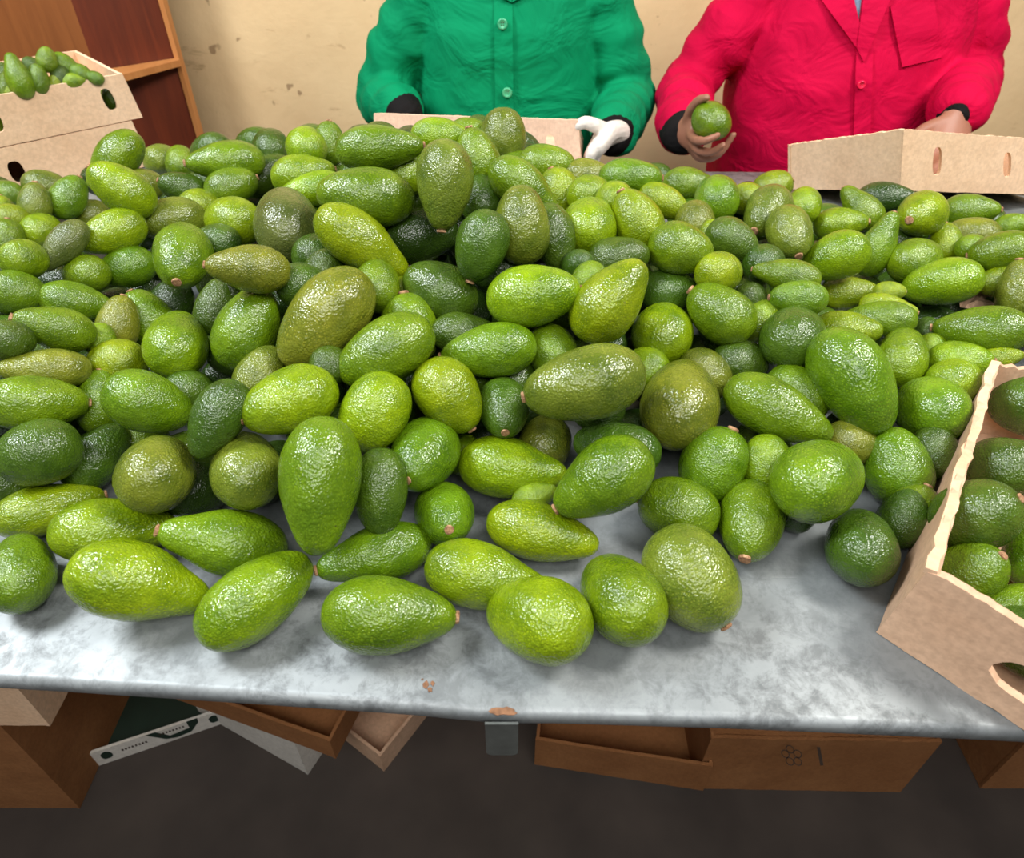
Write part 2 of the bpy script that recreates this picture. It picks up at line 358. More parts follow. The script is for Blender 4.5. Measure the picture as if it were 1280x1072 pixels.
# stack on the left
uK = at_h(179, 148, TZ + 0.10); ud = (at_h(0, 122, TZ + 0.19) - at_h(167, 93, TZ + 0.19)); 
def stack_box(corner, h0, h1, ln, dp, shrink, label, holes):
    u_ = Vector((ud.x, ud.y, 0)).normalized(); v_ = Vector((u_.y, -u_.x, 0))   # u_ runs left along the front, v_ to the back
    v_ = v_ if v_.y > 0 else -v_
    c = Vector((corner.x, corner.y, h0)) + u_ * shrink
    bot = [c + u_ * ln, c, c + v_ * dp, c + v_ * dp + u_ * ln]
    topc = [p + Vector((0, 0, h1 - h0)) for p in bot]
    topc[1] += u_ * 0.012; topc[2] += u_ * 0.012
    return carton('stacked_carton', bot, topc, M['card_tan'], 0.006, {0: holes}, 0.008, label, 'cartons stacked at the left end of the table')
upper_box = stack_box(uK, TZ + 0.102, TZ + 0.192, 0.40, 0.29, 0.0, 'upper stacked carton full of small avocados by the brown shelf', [(0.35, 0.52, 0.035, 0.24), (0.88, 0.52, 0.028, 0.24)])
lower_box = stack_box(uK, TZ + 0.002, TZ + 0.100, 0.38, 0.27, 0.012, 'lower stacked carton directly under the carton of small avocados', [(0.35, 0.5, 0.035, 0.22), (0.88, 0.5, 0.028, 0.22)])

# ---------------------------------------------------------------- brown shelf unit in the back left
def vpanel(name, p, q, z0, z1, th, m, parent):
    b = bmesh.new(); p, q = Vector((p[0], p[1], 0)), Vector((q[0], q[1], 0)); d = (q - p).normalized(); nn = Vector((-d.y, d.x, 0))
    vs = []
    for z in (z0, z1):
        for c in (p, q, q + nn * th, p + nn * th): vs.append(b.verts.new((c.x, c.y, z)))
    for f in ((3, 2, 1, 0), (4, 5, 6, 7), (0, 1, 5, 4), (1, 2, 6, 5), (2, 3, 7, 6), (3, 0, 4, 7)): b.faces.new([vs[i] for i in f])
    return link_mesh(name, b, m, parent)
e0 = at_y(252, 187, 2.3); d0 = Vector((-0.74, -0.67, 0)); c1 = Vector((e0.x, e0.y, 0)) + d0 * 0.235
shelf = empty('shelf_unit', (c1.x, c1.y, 0)); tag(shelf, 'tall red-brown wooden shelf unit behind the stacked cartons', 'shelf')
vpanel('inner_panel', (c1.x, c1.y), (e0.x, e0.y), 0, 2.1, 0.02, M['red_wood'], shelf)
vpanel('plywood_panel', (c1.x - 1.1, c1.y - 0.05), (c1.x, c1.y), 0, 2.1, 0.02, M['brown_wood'], shelf)
ed_ = Vector((e0.x, e0.y, 0)); nn = Vector((0.67, -0.74, 0))
b = bmesh.new(); beam(b, (e0.x + 0.006, e0.y + 0.006, 0), (e0.x + 0.006, e0.y + 0.006, 2.1), 0.014, 0.03); link_mesh('edge_strip', b, M['edge_wood'], shelf)
hsh = at_y(220, 74, 2.28).z
b = bmesh.new(); vs = []
for z in (hsh - 0.018, hsh):
    for c in (Vector((c1.x, c1.y, 0)) + nn * 0.003, ed_ - d0 * -0.0 + nn * 0.003, ed_ + nn * 0.035, Vector((c1.x, c1.y, 0)) + nn * 0.12): vs.append(b.verts.new((c.x, c.y, z)))
for f in ((3, 2, 1, 0), (4, 5, 6, 7), (0, 1, 5, 4), (1, 2, 6, 5), (2, 3, 7, 6), (3, 0, 4, 7)): b.faces.new([vs[i] for i in f])
link_mesh('shelf_board', b, M['edge_wood'], shelf)

# ---------------------------------------------------------------- cartons under the table
def low_box(name, K_, L_, M_, h0, h1, a, c_, m, label, lid=False, holes={}, th=0.006, inner=None):
    k = at_h(*K_, h0); u_ = (at_h(*L_, h0) - k); u_.z = 0; u_.normalize(); v_ = Vector((-u_.y, u_.x, 0)); w_ = at_h(*M_, h0) - k
    if v_.dot(w_) < 0: v_ = -v_
    bot = [k, k + u_ * a, k + u_ * a + v_ * c_, k + v_ * c_]
    if u_.cross(v_).z < 0: bot = [bot[0], bot[3], bot[2], bot[1]]
    top_ = [p + Vector((0, 0, h1 - h0)) for p in bot]
    return carton(name, bot, top_, m, th, holes, 0.012, label, 'cartons on the floor under the table', lid=lid, inner=inner)
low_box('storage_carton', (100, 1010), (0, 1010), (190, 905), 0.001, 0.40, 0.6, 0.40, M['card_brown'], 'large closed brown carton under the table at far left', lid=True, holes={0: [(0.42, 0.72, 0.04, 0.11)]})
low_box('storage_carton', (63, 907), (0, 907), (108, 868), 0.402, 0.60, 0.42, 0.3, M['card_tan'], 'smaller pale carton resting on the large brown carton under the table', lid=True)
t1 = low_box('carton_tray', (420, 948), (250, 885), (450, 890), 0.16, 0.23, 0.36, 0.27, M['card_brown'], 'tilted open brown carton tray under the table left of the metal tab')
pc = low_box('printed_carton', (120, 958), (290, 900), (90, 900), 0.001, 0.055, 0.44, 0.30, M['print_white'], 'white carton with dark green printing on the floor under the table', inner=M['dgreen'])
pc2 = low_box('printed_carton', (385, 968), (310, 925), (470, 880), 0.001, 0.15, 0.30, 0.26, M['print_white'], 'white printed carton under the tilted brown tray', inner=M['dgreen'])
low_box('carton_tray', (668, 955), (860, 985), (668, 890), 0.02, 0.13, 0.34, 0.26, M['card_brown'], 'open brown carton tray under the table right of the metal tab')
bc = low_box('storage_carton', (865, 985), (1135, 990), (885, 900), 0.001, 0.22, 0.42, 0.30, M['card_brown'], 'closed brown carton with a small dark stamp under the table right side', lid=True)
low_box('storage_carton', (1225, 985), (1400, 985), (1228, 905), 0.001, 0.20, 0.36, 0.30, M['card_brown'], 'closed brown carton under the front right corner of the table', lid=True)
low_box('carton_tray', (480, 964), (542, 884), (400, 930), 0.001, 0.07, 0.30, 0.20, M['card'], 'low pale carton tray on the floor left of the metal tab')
# printed shapes on the white carton: leaf logos, a dark swoosh and rows of small illegible print
def face_frame(o, idx):
    pn = [c for c in o.children if c.name.startswith('side_panel')][idx]
    return pn
pk = at_h(120, 958, 0.001); pu = (at_h(290, 900, 0.001) - pk); pu.z = 0; pu.normalize()
pn_ = Vector((pu.y, -pu.x, 0))
def on_print(s_, z_): return pk + pu * s_ + Z_ * z_
for s_ in (0.03, 0.24): decal('printed_leaf', on_print(s_, 0.03), pu, Z_, blob(0.011, 0.014, 12, 0.1, 4), M['dgreen'], pc, 0.0004, 0.0005)
decal('printed_band', on_print(0.16, 0.028), pu, Z_, [(-0.05, 0.026), (-0.02, -0.012), (0.0, -0.02), (0.03, -0.016), (0.05, 0.01), (0.052, 0.026), (0.03, 0.026), (0.03, 0.0), (-0.01, -0.005), (-0.03, 0.026)], M['dgreen'], pc, 0.0004, 0.0005)
b = bmesh.new()
for i in range(8):
    for s0, z0 in ((0.06, 0.030), (0.135, 0.040)):
        c = on_print(s0 + i * 0.0065, z0) + pn_ * 0.001
        for q in box_bm(b, (-0.0016, -0.0003, -0.003), (0.0016, 0.0003, 0.003)): q.co = c + pu * q.co.x + Z_ * q.co.z + pn_ * q.co.y
o = link_mesh('small_print', b, M['ink'], pc)
# stamp on the closed carton lid: a cluster of rings and a slash
sc_ = at_h(990, 945, 0.2145)
b = bmesh.new()
for dx, dy in ((0, 0.012), (0.011, 0.004), (0.007, -0.009), (-0.007, -0.009), (-0.011, 0.004)):
    c = sc_ + Vector((dx, dy, 0)); pr = None; ring = []
    for k in range(14):
        a = 2 * math.pi * k / 14
        ring.append((b.verts.new(c + Vector((math.cos(a) * 0.0075, math.sin(a) * 0.0075, 0.001))), b.verts.new(c + Vector((math.cos(a) * 0.0058, math.sin(a) * 0.0058, 0.001)))))
    for k in range(14):
        (p1, p2), (q1, q2) = ring[k], ring[(k + 1) % 14]; b.faces.new((p1, q1, q2, p2))
vs = [b.verts.new(sc_ + Vector(p)) for p in ((0.045, -0.016, 0.001), (0.051, -0.016, 0.001), (0.056, 0.016, 0.001), (0.050, 0.016, 0.001))]; b.faces.new(vs)
link_mesh('stamp', b, M['ink'], bc)

# ---------------------------------------------------------------- people
def frames(pts, ref):
    out = []
    for i, p in enumerate(pts):
        t = (pts[min(i + 1, len(pts) - 1)] - pts[max(i - 1, 0)]).normalized()
        u = (ref - t * ref.dot(t));  u = t.orthogonal() if u.length < 1e-3 else u; u.normalize(); out.append((t, u, t.cross(u)))
    return out
def tube(bm, pts, rad, ref=Vector((0, 0, 1)), n=16, wr=0.0, seed=0):
    """closed tube with rounded ends; rad entries r or (a along ref, b)"""
    pts = [Vector(p) for p in pts]; rad = [(r, r) if not isinstance(r, tuple) else r for r in rad]
    # resample with catmull-rom
    P, Rr_ = [], []
    for i in range(len(pts) - 1):
        p0, p1, p2, p3 = pts[max(i - 1, 0)], pts[i], pts[i + 1], pts[min(i + 2, len(pts) - 1)]
        m = max(2, int((p2 - p1).length / 0.012)) if wr else 3
        for k in range(m):
            t = k / m; P.append(0.5 * ((2 * p1) + (p2 - p0) * t + (2 * p0 - 5 * p1 + 4 * p2 - p3) * t * t + (3 * p1 - p0 - 3 * p2 + p3) * t ** 3))
            s = t * t * (3 - 2 * t); Rr_.append((rad[i][0] * (1 - s) + rad[i + 1][0] * s, rad[i][1] * (1 - s) + rad[i + 1][1] * s))
    P.append(pts[-1]); Rr_.append(rad[-1]); F_ = frames(P, ref)
    rings = []
    def ring(c, u, v, a, b_, k):
        vs = []
        for j in range(n):
            an = 2 * math.pi * j / n; w = 1 + wr * mnoise.noise(Vector((math.cos(an) * 1.2 + seed, math.sin(an) * 1.2, k * 0.42))) + wr * 0.6 * math.sin(k * 1.1 + 2.0 * math.sin(an + seed))
            vs.append(bm.verts.new(c + u * (a * math.cos(an) * w) + v * (b_ * math.sin(an) * w)))
        return vs
    t, u, v = F_[0]; a, b_ = Rr_[0]
    for d, s in ((0.85, 0.5), (0.5, 0.85)): rings.append(ring(P[0] - t * min(a, b_) * d, u, v, a * s, b_ * s, 0))
    for k, (c, (a, b_), (t, u, v)) in enumerate(zip(P, Rr_, F_)): rings.append(ring(c, u, v, a, b_, k))
    for d, s in ((0.5, 0.85), (0.85, 0.5)): rings.append(ring(P[-1] + t * min(a, b_) * d, u, v, a * s, b_ * s, len(P)))
    for r0, r1 in zip(rings, rings[1:]):
        for j in range(n): bm.faces.new((r0[j], r0[(j + 1) % n], r1[(j + 1) % n], r1[j]))
    bm.faces.new(rings[0][::-1]); bm.faces.new(rings[-1])
def loft(bm, secs, n=40, e=2.3):
    rings = []
    for z, cx, cy, a, b_ in secs:
        vs = []
        for j in range(n):
            an = 2 * math.pi * j / n; c, s = math.cos(an), math.sin(an)
            vs.append(bm.verts.new((cx + a * math.copysign(abs(c) ** (2 / e), c), cy + b_ * math.copysign(abs(s) ** (2 / e), s), z)))
        rings.append(vs)
    for r0, r1 in zip(rings, rings[1:]):
        for j in range(n): bm.faces.new((r0[j], r0[(j + 1) % n], r1[(j + 1) % n], r1[j]))
    bm.faces.new(rings[0][::-1]); bm.faces.new(rings[-1])
def interp(secs, z):
    for s0, s1 in zip(secs, secs[1:]):
        if s0[0] <= z <= s1[0]:
            t = (z - s0[0]) / (s1[0] - s0[0]); t = t * t * (3 - 2 * t); return [a * (1 - t) + b_ * t for a, b_ in zip(s0, s1)]
    return list(secs[0] if z < secs[0][0] else secs[-1])
def densify(secs, m=5):
    z0, z1 = secs[0][0], secs[-1][0]; k = len(secs) * m
    return [interp(secs, z0 + (z1 - z0) * i / k) for i in range(k + 1)]
def fy(secs, x, z, e=2.3):
    _, cx, cy, a, b_ = interp(secs, z); t = min(0.98, abs((x - cx) / a)); return cy - b_ * (1 - t ** e) ** (1 / e)
def on_front(secs, px, py, lift):
    Y = 1.7
    for _ in range(14):
        p = at_y(px, py, Y); Y = 0.5 * Y + 0.5 * (fy(secs, p.x, p.z) - lift)
    return at_y(px, py, Y)
def patch(name, secs, quad, m, parent, lift=0.009, th=0.004, nu=8, nv=8, edge=0.0):
    b = bmesh.new(); g = []
    for i in range(nu + 1):
        row = []
        for j in range(nv + 1):
            u, v = i / nu, j / nv
            x = (quad[0][0] * (1 - u) + quad[1][0] * u) * (1 - v) + (quad[3][0] * (1 - u) + quad[2][0] * u) * v
            y = (quad[0][1] * (1 - u) + quad[1][1] * u) * (1 - v) + (quad[3][1] * (1 - u) + quad[2][1] * u) * v
            row.append(b.verts.new(on_front(secs, x, y, lift)))
        g.append(row)
    fs = [b.faces.new((g[i][j], g[i + 1][j], g[i + 1][j + 1], g[i][j + 1])) for i in range(nu) for j in range(nv)]
    e = bmesh.ops.extrude_face_region(b, geom=fs); bmesh.ops.translate(b, vec=(0, th + lift * 0.8, 0), verts=[q for q in e['geom'] if isinstance(q, bmesh.types.BMVert)])
    return link_mesh(name, b, m, parent, smooth=False)
def remesh(o, vox, smooth=6, disp=0.0, size=0.08):
    md = o.modifiers.new('remesh', 'REMESH'); md.mode = 'VOXEL'; md.voxel_size = vox; md.use_smooth_shade = True
    if smooth: s = o.modifiers.new('smooth', 'SMOOTH'); s.factor = 0.5; s.iterations = smooth
    if disp:
        t = bpy.data.textures.new(o.name, 'CLOUDS'); t.noise_scale = size; t.noise_depth = 1
        d = o.modifiers.new('displace', 'DISPLACE'); d.texture = t; d.strength = disp; d.mid_level = 0.5; d.texture_coords = 'LOCAL'
    return o
def hand(bm, wrist, fwd, pn, thumb_up, s=1.0, curl=0.5, fat=1.0):
    """palm and five unequal fingers; pn is where the palm faces, thumb_up the thumb side"""
    fwd = fwd.normalized(); pn = (pn - fwd * pn.dot(fwd)).normalized(); sd = fwd.cross(pn)
    if sd.dot(thumb_up) < 0: sd = -sd
    tube(bm, [wrist - fwd * 0.03, wrist, wrist + fwd * 0.035 * s, wrist + fwd * 0.085 * s], [(0.026 * fat, 0.021 * fat), (0.026 * s, 0.019 * s), (0.037 * s, 0.017 * s), (0.040 * s, 0.013 * s)], ref=sd, n=14)
    for k, (off, ln) in enumerate(((0.030, 0.072), (0.010, 0.080), (-0.010, 0.075), (-0.029, 0.058))):
        p = wrist + fwd * 0.075 * s + sd * off * s; a = 0.1; pts = [p]; d = fwd
        for j, f_ in enumerate((0.45, 0.3, 0.25)):
            a += curl * (0.45, 0.8, 0.6)[j]; d = fwd * math.cos(a) + pn * math.sin(a) + sd * off * 1.6; pts.append(pts[-1] + d.normalized() * ln * f_ * s)
        r = 0.0088 * s * fat * (0.9 if k == 3 else 1); tube(bm, pts, [r * 1.05, r, r * 0.92, r * 0.78], ref=sd, n=10)
    p = wrist + fwd * 0.022 * s + sd * 0.022 * s; d1 = (sd * 0.8 + fwd * 0.55 + pn * 0.35).normalized(); d2 = (sd * 0.35 + fwd * 0.8 + pn * 0.5 * (0.5 + curl)).normalized()
    p1 = p + d1 * 0.038 * s; tube(bm, [p, p1, p1 + d2 * 0.03 * s, p1 + d2 * 0.056 * s], [0.0135 * s, 0.011 * s * fat, 0.0100 * s * fat, 0.008 * s * fat], ref=pn, n=10)
def head(bm, c, s=1.0, seed=0):
    """head facing -Y with brow, nose, lips, chin and ears"""
    secs = [(-0.118, 0.0, -0.045, 0.022, 0.022), (-0.105, 0, -0.040, 0.043, 0.045), (-0.08, 0, -0.022, 0.055, 0.068), (-0.04, 0, -0.008, 0.066, 0.085), (0.0, 0, 0.0, 0.071, 0.094), (0.04, 0, 0.004, 0.073, 0.098), (0.075, 0, 0.008, 0.066, 0.088), (0.10, 0, 0.010, 0.046, 0.062), (0.115, 0, 0.010, 0.018, 0.024)]
    loft(bm, [(c.z + z * s, c.x + x * s, c.y + y * s, a * s, b_ * s) for z, x, y, a, b_ in densify(secs, 3)], 28, 2.1)
    q = lambda x, y, z: c + Vector((x, y, z)) * s
    tube(bm, [q(0, -0.092, 0.012), q(0, -0.104, -0.012), q(0, -0.112, -0.030)], [0.008 * s, 0.010 * s, 0.0135 * s], n=10)
    for sg in (-1, 1):
        tube(bm, [q(sg * 0.010, -0.100, -0.032), q(sg * 0.015, -0.097, -0.033)], [0.008 * s, 0.007 * s], n=8)
        tube(bm, [q(sg * 0.012, -0.090, 0.022), q(sg * 0.045, -0.078, 0.020)], [0.008 * s, 0.006 * s], n=8)
        tube(bm, [q(sg * 0.072, 0.004, 0.018), q(sg * 0.080, 0.008, 0.0), q(sg * 0.073, 0.002, -0.028)], [(0.012 * s, 0.006 * s), (0.015 * s, 0.006 * s), (0.008 * s, 0.005 * s)], ref=Vector((0, 1, 0)), n=10)
        tube(bm, [q(sg * 0.035, -0.070, -0.028), q(sg * 0.040, -0.058, -0.045)], [0.018 * s, 0.018 * s], n=10)
    tube(bm, [q(-0.020, -0.088, -0.060), q(0, -0.096, -0.058), q(0.020, -0.088, -0.060)], [0.005 * s, 0.0075 * s, 0.005 * s], n=8)
    tube(bm, [q(-0.018, -0.086, -0.069), q(0, -0.094, -0.070), q(0.018, -0.086, -0.069)], [0.005 * s, 0.0075 * s, 0.005 * s], n=8)
def head_bits(root, c, s, bun):
    q = lambda x, y, z: c + Vector((x, y, z)) * s
    b = bmesh.new()
    for sg in (-1, 1):
        r = bmesh.ops.create_uvsphere(b, u_segments=12, v_segments=8, radius=0.0115 * s); bmesh.ops.translate(b, vec=q(sg * 0.030, -0.0735, 0.004), verts=r['verts'])
    link_mesh('eyes', b, M['eye'], root, True)
    b = bmesh.new()
    for sg in (-1, 1):
        r = bmesh.ops.create_uvsphere(b, u_segments=10, v_segments=8, radius=0.0048 * s); bmesh.ops.translate(b, vec=q(sg * 0.030, -0.0812, 0.003), verts=r['verts'])
    link_mesh('pupils', b, M['hair'], root, True)
    b = bmesh.new(); secs = [(-0.05, 0, 0.048, 0.056, 0.052), (0.0, 0, 0.034, 0.074, 0.070), (0.045, 0, 0.016, 0.078, 0.090), (0.08, 0, 0.012, 0.071, 0.094), (0.108, 0, 0.012, 0.050, 0.066), (0.124, 0, 0.012, 0.018, 0.024)]
    loft(b, [(c.z + z * s, c.x, c.y + y * s, a * s, b_ * s) for z, x, y, a, b_ in densify(secs, 3)], 28, 2.1)
    if bun: tube(b, [q(0, 0.09, 0.05), q(0, 0.13, 0.055)], [0.035, 0.03], n=12)
    link_mesh('hair', b, M['hair'], root, True)

def button(parent, p, m, r):
    b = bmesh.new(); n = 18; prof = [(0, 0.0006), (0.55, 0.0006), (0.7, 0.0022), (0.9, 0.0022), (1, 0.0008), (1, -0.003)]
    rg = []
    for q, h in prof[1:]:
        rg.append([b.verts.new(p + Vector((q * r * math.cos(2 * math.pi * k / n), -h, q * r * math.sin(2 * math.pi * k / n)))) for k in range(n)])
    for a, c in zip(rg, rg[1:]):
        for k in range(n): b.faces.new((a[k], a[(k + 1) % n], c[(k + 1) % n], c[k]))
    b.faces.new(rg[0]); o = link_mesh('button', b, m, parent, True)
    b = bmesh.new()
    for dx in (-1, 1):
        for dz in (-1, 1):
            rr = bmesh.ops.create_circle(b, cap_ends=True, segments=8, radius=r * 0.11); bmesh.ops.rotate(b, verts=rr['verts'], matrix=Matrix.Rotation(math.pi / 2, 3, 'X')); bmesh.ops.translate(b, verts=rr['verts'], vec=p + Vector((dx * r * 0.2, -0.0008, dz * r * 0.2)))
    h = link_mesh('thread_holes', b, M['ink'], None); h.parent = o; h.matrix_parent_inverse = Matrix.Translation(-Vector(parent.location))
    h.matrix_parent_inverse = Matrix.Identity(4); h.location = (0, 0, 0)
    return o
def person(x, y, sc, label, coat_m, secs, sh, el, wr, hd, legs_x=0.09):
    root = empty('person', (x, y, 0)); tag(root, label, 'person', 'workers behind the table')
    # body: legs, trunk, neck, head, arms and hands as one surface
    b = bmesh.new(); zs = secs[-1][0]; nk = Vector((x, y + 0.0, zs))
    loft(b, densify([(0.74 * sc, x, y, 0.15, 0.10), (0.86 * sc, x, y, 0.17, 0.12), (1.0 * sc, x, y, 0.15, 0.11), (zs - 0.16, x, y, 0.14, 0.09), (zs - 0.07, x, y, 0.09, 0.06), (zs - 0.01, x, y, 0.05, 0.05)], 4))
    for sg in (-1, 1):
        tube(b, [(x + sg * legs_x, y, 0.80 * sc), (x + sg * (legs_x + 0.01), y - 0.01, 0.45 * sc), (x + sg * (legs_x + 0.01), y + 0.01, 0.10)], [0.085, 0.058, 0.038], ref=Vector((0, 1, 0)))
        tube(b, [(x + sg * (legs_x + 0.01), y + 0.03, 0.045), (x + sg * (legs_x + 0.02), y - 0.14, 0.035)], [(0.038, 0.04), (0.03, 0.045)], ref=Z_)
    tube(b, [nk - Z_ * 0.04, nk + Z_ * 0.05, nk + Vector((0, -0.02, 0.10))], [0.055, 0.05, 0.05], ref=Vector((0, 1, 0)))
    hc = nk + Vector((0, -0.035, 0.175 * sc)); head(b, hc, 0.98)
    for i in (0, 1):
        tube(b, [Vector((x, y, sh[i].z - 0.03)), sh[i] - Z_ * 0.02, sh[i].lerp(el[i], 0.5), el[i], el[i].lerp(wr[i], 0.5), wr[i]], [0.05, 0.045, 0.042, 0.036, 0.033, 0.025], ref=Vector((0, 1, 0)))
    hd(b)
    bo = remesh(link_mesh('body', b, M['body'], root), 0.005, 3)
    head_bits(root, hc, 0.98, True)
    # coat
    b = bmesh.new(); loft(b, densify(secs, 5), 56)
    for i in (0, 1):
        end = wr[i] + (el[i] - wr[i]).normalized() * 0.035
        tube(b, [Vector((x, y, sh[i].z + 0.005)), sh[i].lerp(Vector((x, y, sh[i].z)), 0.3), sh[i] - Z_ * 0.01, sh[i].lerp(el[i], 0.5), el[i], el[i].lerp(end, 0.55), end], [0.07, 0.068, 0.074, 0.078, 0.070, 0.066, 0.060], ref=Vector((0, 1, 0)), n=28, wr=0.085, seed=3 + i)
    co = remesh(link_mesh('coat', b, coat_m, root), 0.007, 5, 0.014, 0.10)
    for i in (0, 1):
        d = (el[i] - wr[i]).normalized(); b = bmesh.new()
        k_ = 0.022 if (i == 1 and x > 0.5) else 0.0
        tube(b, [wr[i] + d * 0.07, wr[i] + d * (0.02 + k_), wr[i] + d * (k_ - 0.006)], [0.05, 0.052, 0.043], ref=Vector((0, 1, 0)), n=22, wr=0.05)
        link_mesh('inner_cuff', b, M['black'], root, True)
    b = bmesh.new()
    for sg in (-1, 1):
        tube(b, [(x + sg * legs_x, y, 0.84 * sc), (x + sg * (legs_x + 0.01), y - 0.01, 0.45 * sc), (x + sg * (legs_x + 0.01), y + 0.01, 0.12)], [0.10, 0.078, 0.062], ref=Vector((0, 1, 0)), n=20, wr=0.05)
    remesh(link_mesh('trousers', b, M['navy'], root), 0.01, 3)
    for sg in (-1, 1):
        b = bmesh.new(); tube(b, [(x + sg * (legs_x + 0.01), y + 0.045, 0.05), (x + sg * (legs_x + 0.015), y - 0.05, 0.05), (x + sg * (legs_x + 0.02), y - 0.155, 0.036)], [(0.05, 0.045), (0.048, 0.047), (0.034, 0.045)], ref=Z_)
        link_mesh('shoe', b, M['black'], root, True)
    return root, hc

# worker in green
gx, gy = -0.008, 1.86
gs = [(0.60, gx, gy, 0.235, 0.150), (0.80, gx, gy, 0.235, 0.155), (0.95, gx, gy, 0.235, 0.145), (1.06, gx, gy, 0.225, 0.140), (1.17, gx, gy, 0.212, 0.142), (1.25, gx, gy, 0.205, 0.115), (1.305, gx, gy, 0.12, 0.085), (1.335, gx, gy, 0.072, 0.072)]
gsh = [Vector((-0.215, gy, 1.235)), Vector((0.200, gy, 1.235))]
gel = [Vector((-0.335, gy + 0.0, 1.00)), Vector((0.300, gy + 0.0, 1.00))]
gwr = [at_y(506, 143, 1.68), at_y(764, 170, 1.56)]
gh = []
def ghand(fat, which=(0, 1)):
    j = lambda *a: [at_y(x, y, Y) for x, y, Y in a]
    def f(b):
        if 1 in which:
            tube(b, j((772, 166, 1.545), (760, 168, 1.515), (750, 180, 1.475), (743, 190, 1.455)), [(0.026 * fat, 0.024 * fat), (0.034 * fat, 0.022 * fat), (0.036 * fat, 0.018 * fat), (0.038 * fat, 0.015 * fat)], ref=Vector((0.2, -0.75, 0.5)), n=14)
            tube(b, j((757, 163, 1.50), (744, 157, 1.475), (731, 153, 1.465), (723, 157, 1.462)), [0.0145 * fat, 0.0135 * fat, 0.012 * fat, 0.0095 * fat], n=10)
            for k, (dx, dY) in enumerate(((0, -0.022), (2, -0.002), (4, 0.018), (7, 0.036))):
                tube(b, j((741 + dx, 186, 1.462 + dY), (737 + dx, 200, 1.458 + dY), (731 + dx, 211, 1.462 + dY), (723 + dx, 217 - k, 1.475 + dY)), [0.0105 * fat, 0.0098 * fat, 0.0092 * fat, 0.0075 * fat], n=10)
        if 0 in which:
            hand(b, gwr[0], Vector((0.55, -0.45, -0.6)), Vector((0.4, 0.1, -0.6)), Vector((0, -1, 0.3)), 0.98, 0.6, fat)
    return f
green_p, _ = person(gx, gy, 0.93, 'person in a buttoned green work coat and white gloves holding a carton', M['green'], gs, gsh, gel, gwr, ghand(0.85))
for w_ in (0, 1):
    b = bmesh.new(); ghand(1.14, (w_,))(b); remesh(link_mesh('glove', b, M['glove'], green_p), 0.0035, 2)
patch('placket', gs, [(617, -30), (640, -30), (643, 215), (620, 215)], M['green'], green_p, 0.006, 0.003, 3, 22)
patch('collar', gs, [(590, -22), (640, 3), (634, -30), (600, -60)], M['green'], green_p, 0.014, 0.004, 6, 5)
patch('collar', gs, [(640, 3), (688, -22), (678, -60), (646, -30)], M['green'], green_p, 0.014, 0.004, 6, 5)
for px, py in ((628, 30), (634, 116)): button(green_p, on_front(gs, px, py, 0.014), M['gbutton'], 0.0118)

# worker in crimson
rx, ry = 0.850, 1.87
rs = [(0.60, rx, ry, 0.285, 0.19), (0.80, rx, ry, 0.295, 0.215), (0.95, rx, ry, 0.285, 0.225), (1.06, rx, ry, 0.285, 0.215), (1.17, rx, ry, 0.265, 0.185), (1.28, rx, ry, 0.235, 0.150), (1.35, rx, ry, 0.15, 0.11), (1.39, rx, ry, 0.075, 0.075)]
rsh = [Vector((0.62, ry, 1.28)), Vector((1.08, ry, 1.28))]
rel = [Vector((0.455, ry - 0.02, 1.025)), Vector((1.165, ry - 0.02, 1.055))]
rwr = [at_y(853, 166, 1.50), at_y(1196, 142, 1.50)]
def rhand(b):
    j = lambda *a: [at_y(x, y, Y) for x, y, Y in a]
    tube(b, [rwr[0] + Vector((-0.02, 0.04, 0)), at_y(858, 165, 1.475), at_y(868, 168, 1.43)], [(0.022, 0.025), (0.026, 0.032), (0.018, 0.040)], ref=Vector((0.7, -0.5, 0.2)), n=14)
    tube(b, j((860, 152, 1.455), (864, 138, 1.43), (873, 126, 1.405), (884, 122, 1.385)), [0.0135, 0.0115, 0.0100, 0.008], n=10)
    tube(b, j((862, 166, 1.44), (868, 174, 1.375), (882, 176, 1.335), (897, 169, 1.328)), [0.0100, 0.0095, 0.0088, 0.0072], n=10)
    tube(b, j((862, 174, 1.44), (872, 187, 1.385), (890, 190, 1.345), (904, 181, 1.335)), [0.0100, 0.0095, 0.0088, 0.0072], n=10)
    tube(b, j((862, 180, 1.45), (876, 195, 1.41), (897, 194, 1.378), (917, 168, 1.372)), [0.0100, 0.0095, 0.0088, 0.0070], n=10)
    tube(b, j((862, 183, 1.46), (872, 197, 1.435), (888, 199, 1.42), (903, 190, 1.41)), [0.0090, 0.0085, 0.0078, 0.0065], n=10)
    hand(b, rwr[1], Vector((-0.22, -0.62, -0.75)), Vector((-0.1, 0.6, -0.6)), Vector((-1, 0, 0)), 1.12, 0.4, 1.15)
red_p, _ = person(rx, ry, 0.97, 'person in a crimson work coat holding up an avocado in one hand', M['red'], rs, rsh, rel, rwr, rhand, 0.10)
patch('shirt', rs, [(1056, -30), (1088, -30), (1080, 34), (1070, 34)], M['shirt'], red_p, 0.004, 0.002, 6, 12)
patch('lapel', rs, [(1021, -8), (1066, -8), (1077, 38), (1071, 60)], M['red'], red_p, 0.011, 0.004, 8, 10)
patch('lapel', rs, [(1080, -8), (1116, -8), (1080, 78), (1071, 60)], M['red'], red_p, 0.013, 0.004, 8, 10)
patch('placket', rs, [(1071, 50), (1092, 50), (1086, 230), (1065, 230)], M['red'], red_p, 0.008, 0.003, 3, 20)
patch('chest_pocket', rs, [(1113, 8), (1168, -2), (1178, 72), (1128, 84)], M['red'], red_p, 0.0045, 0.002, 10, 10)
button(red_p, on_front(rs, 1077, 106, 0.014), M['rbutton'], 0.0095)

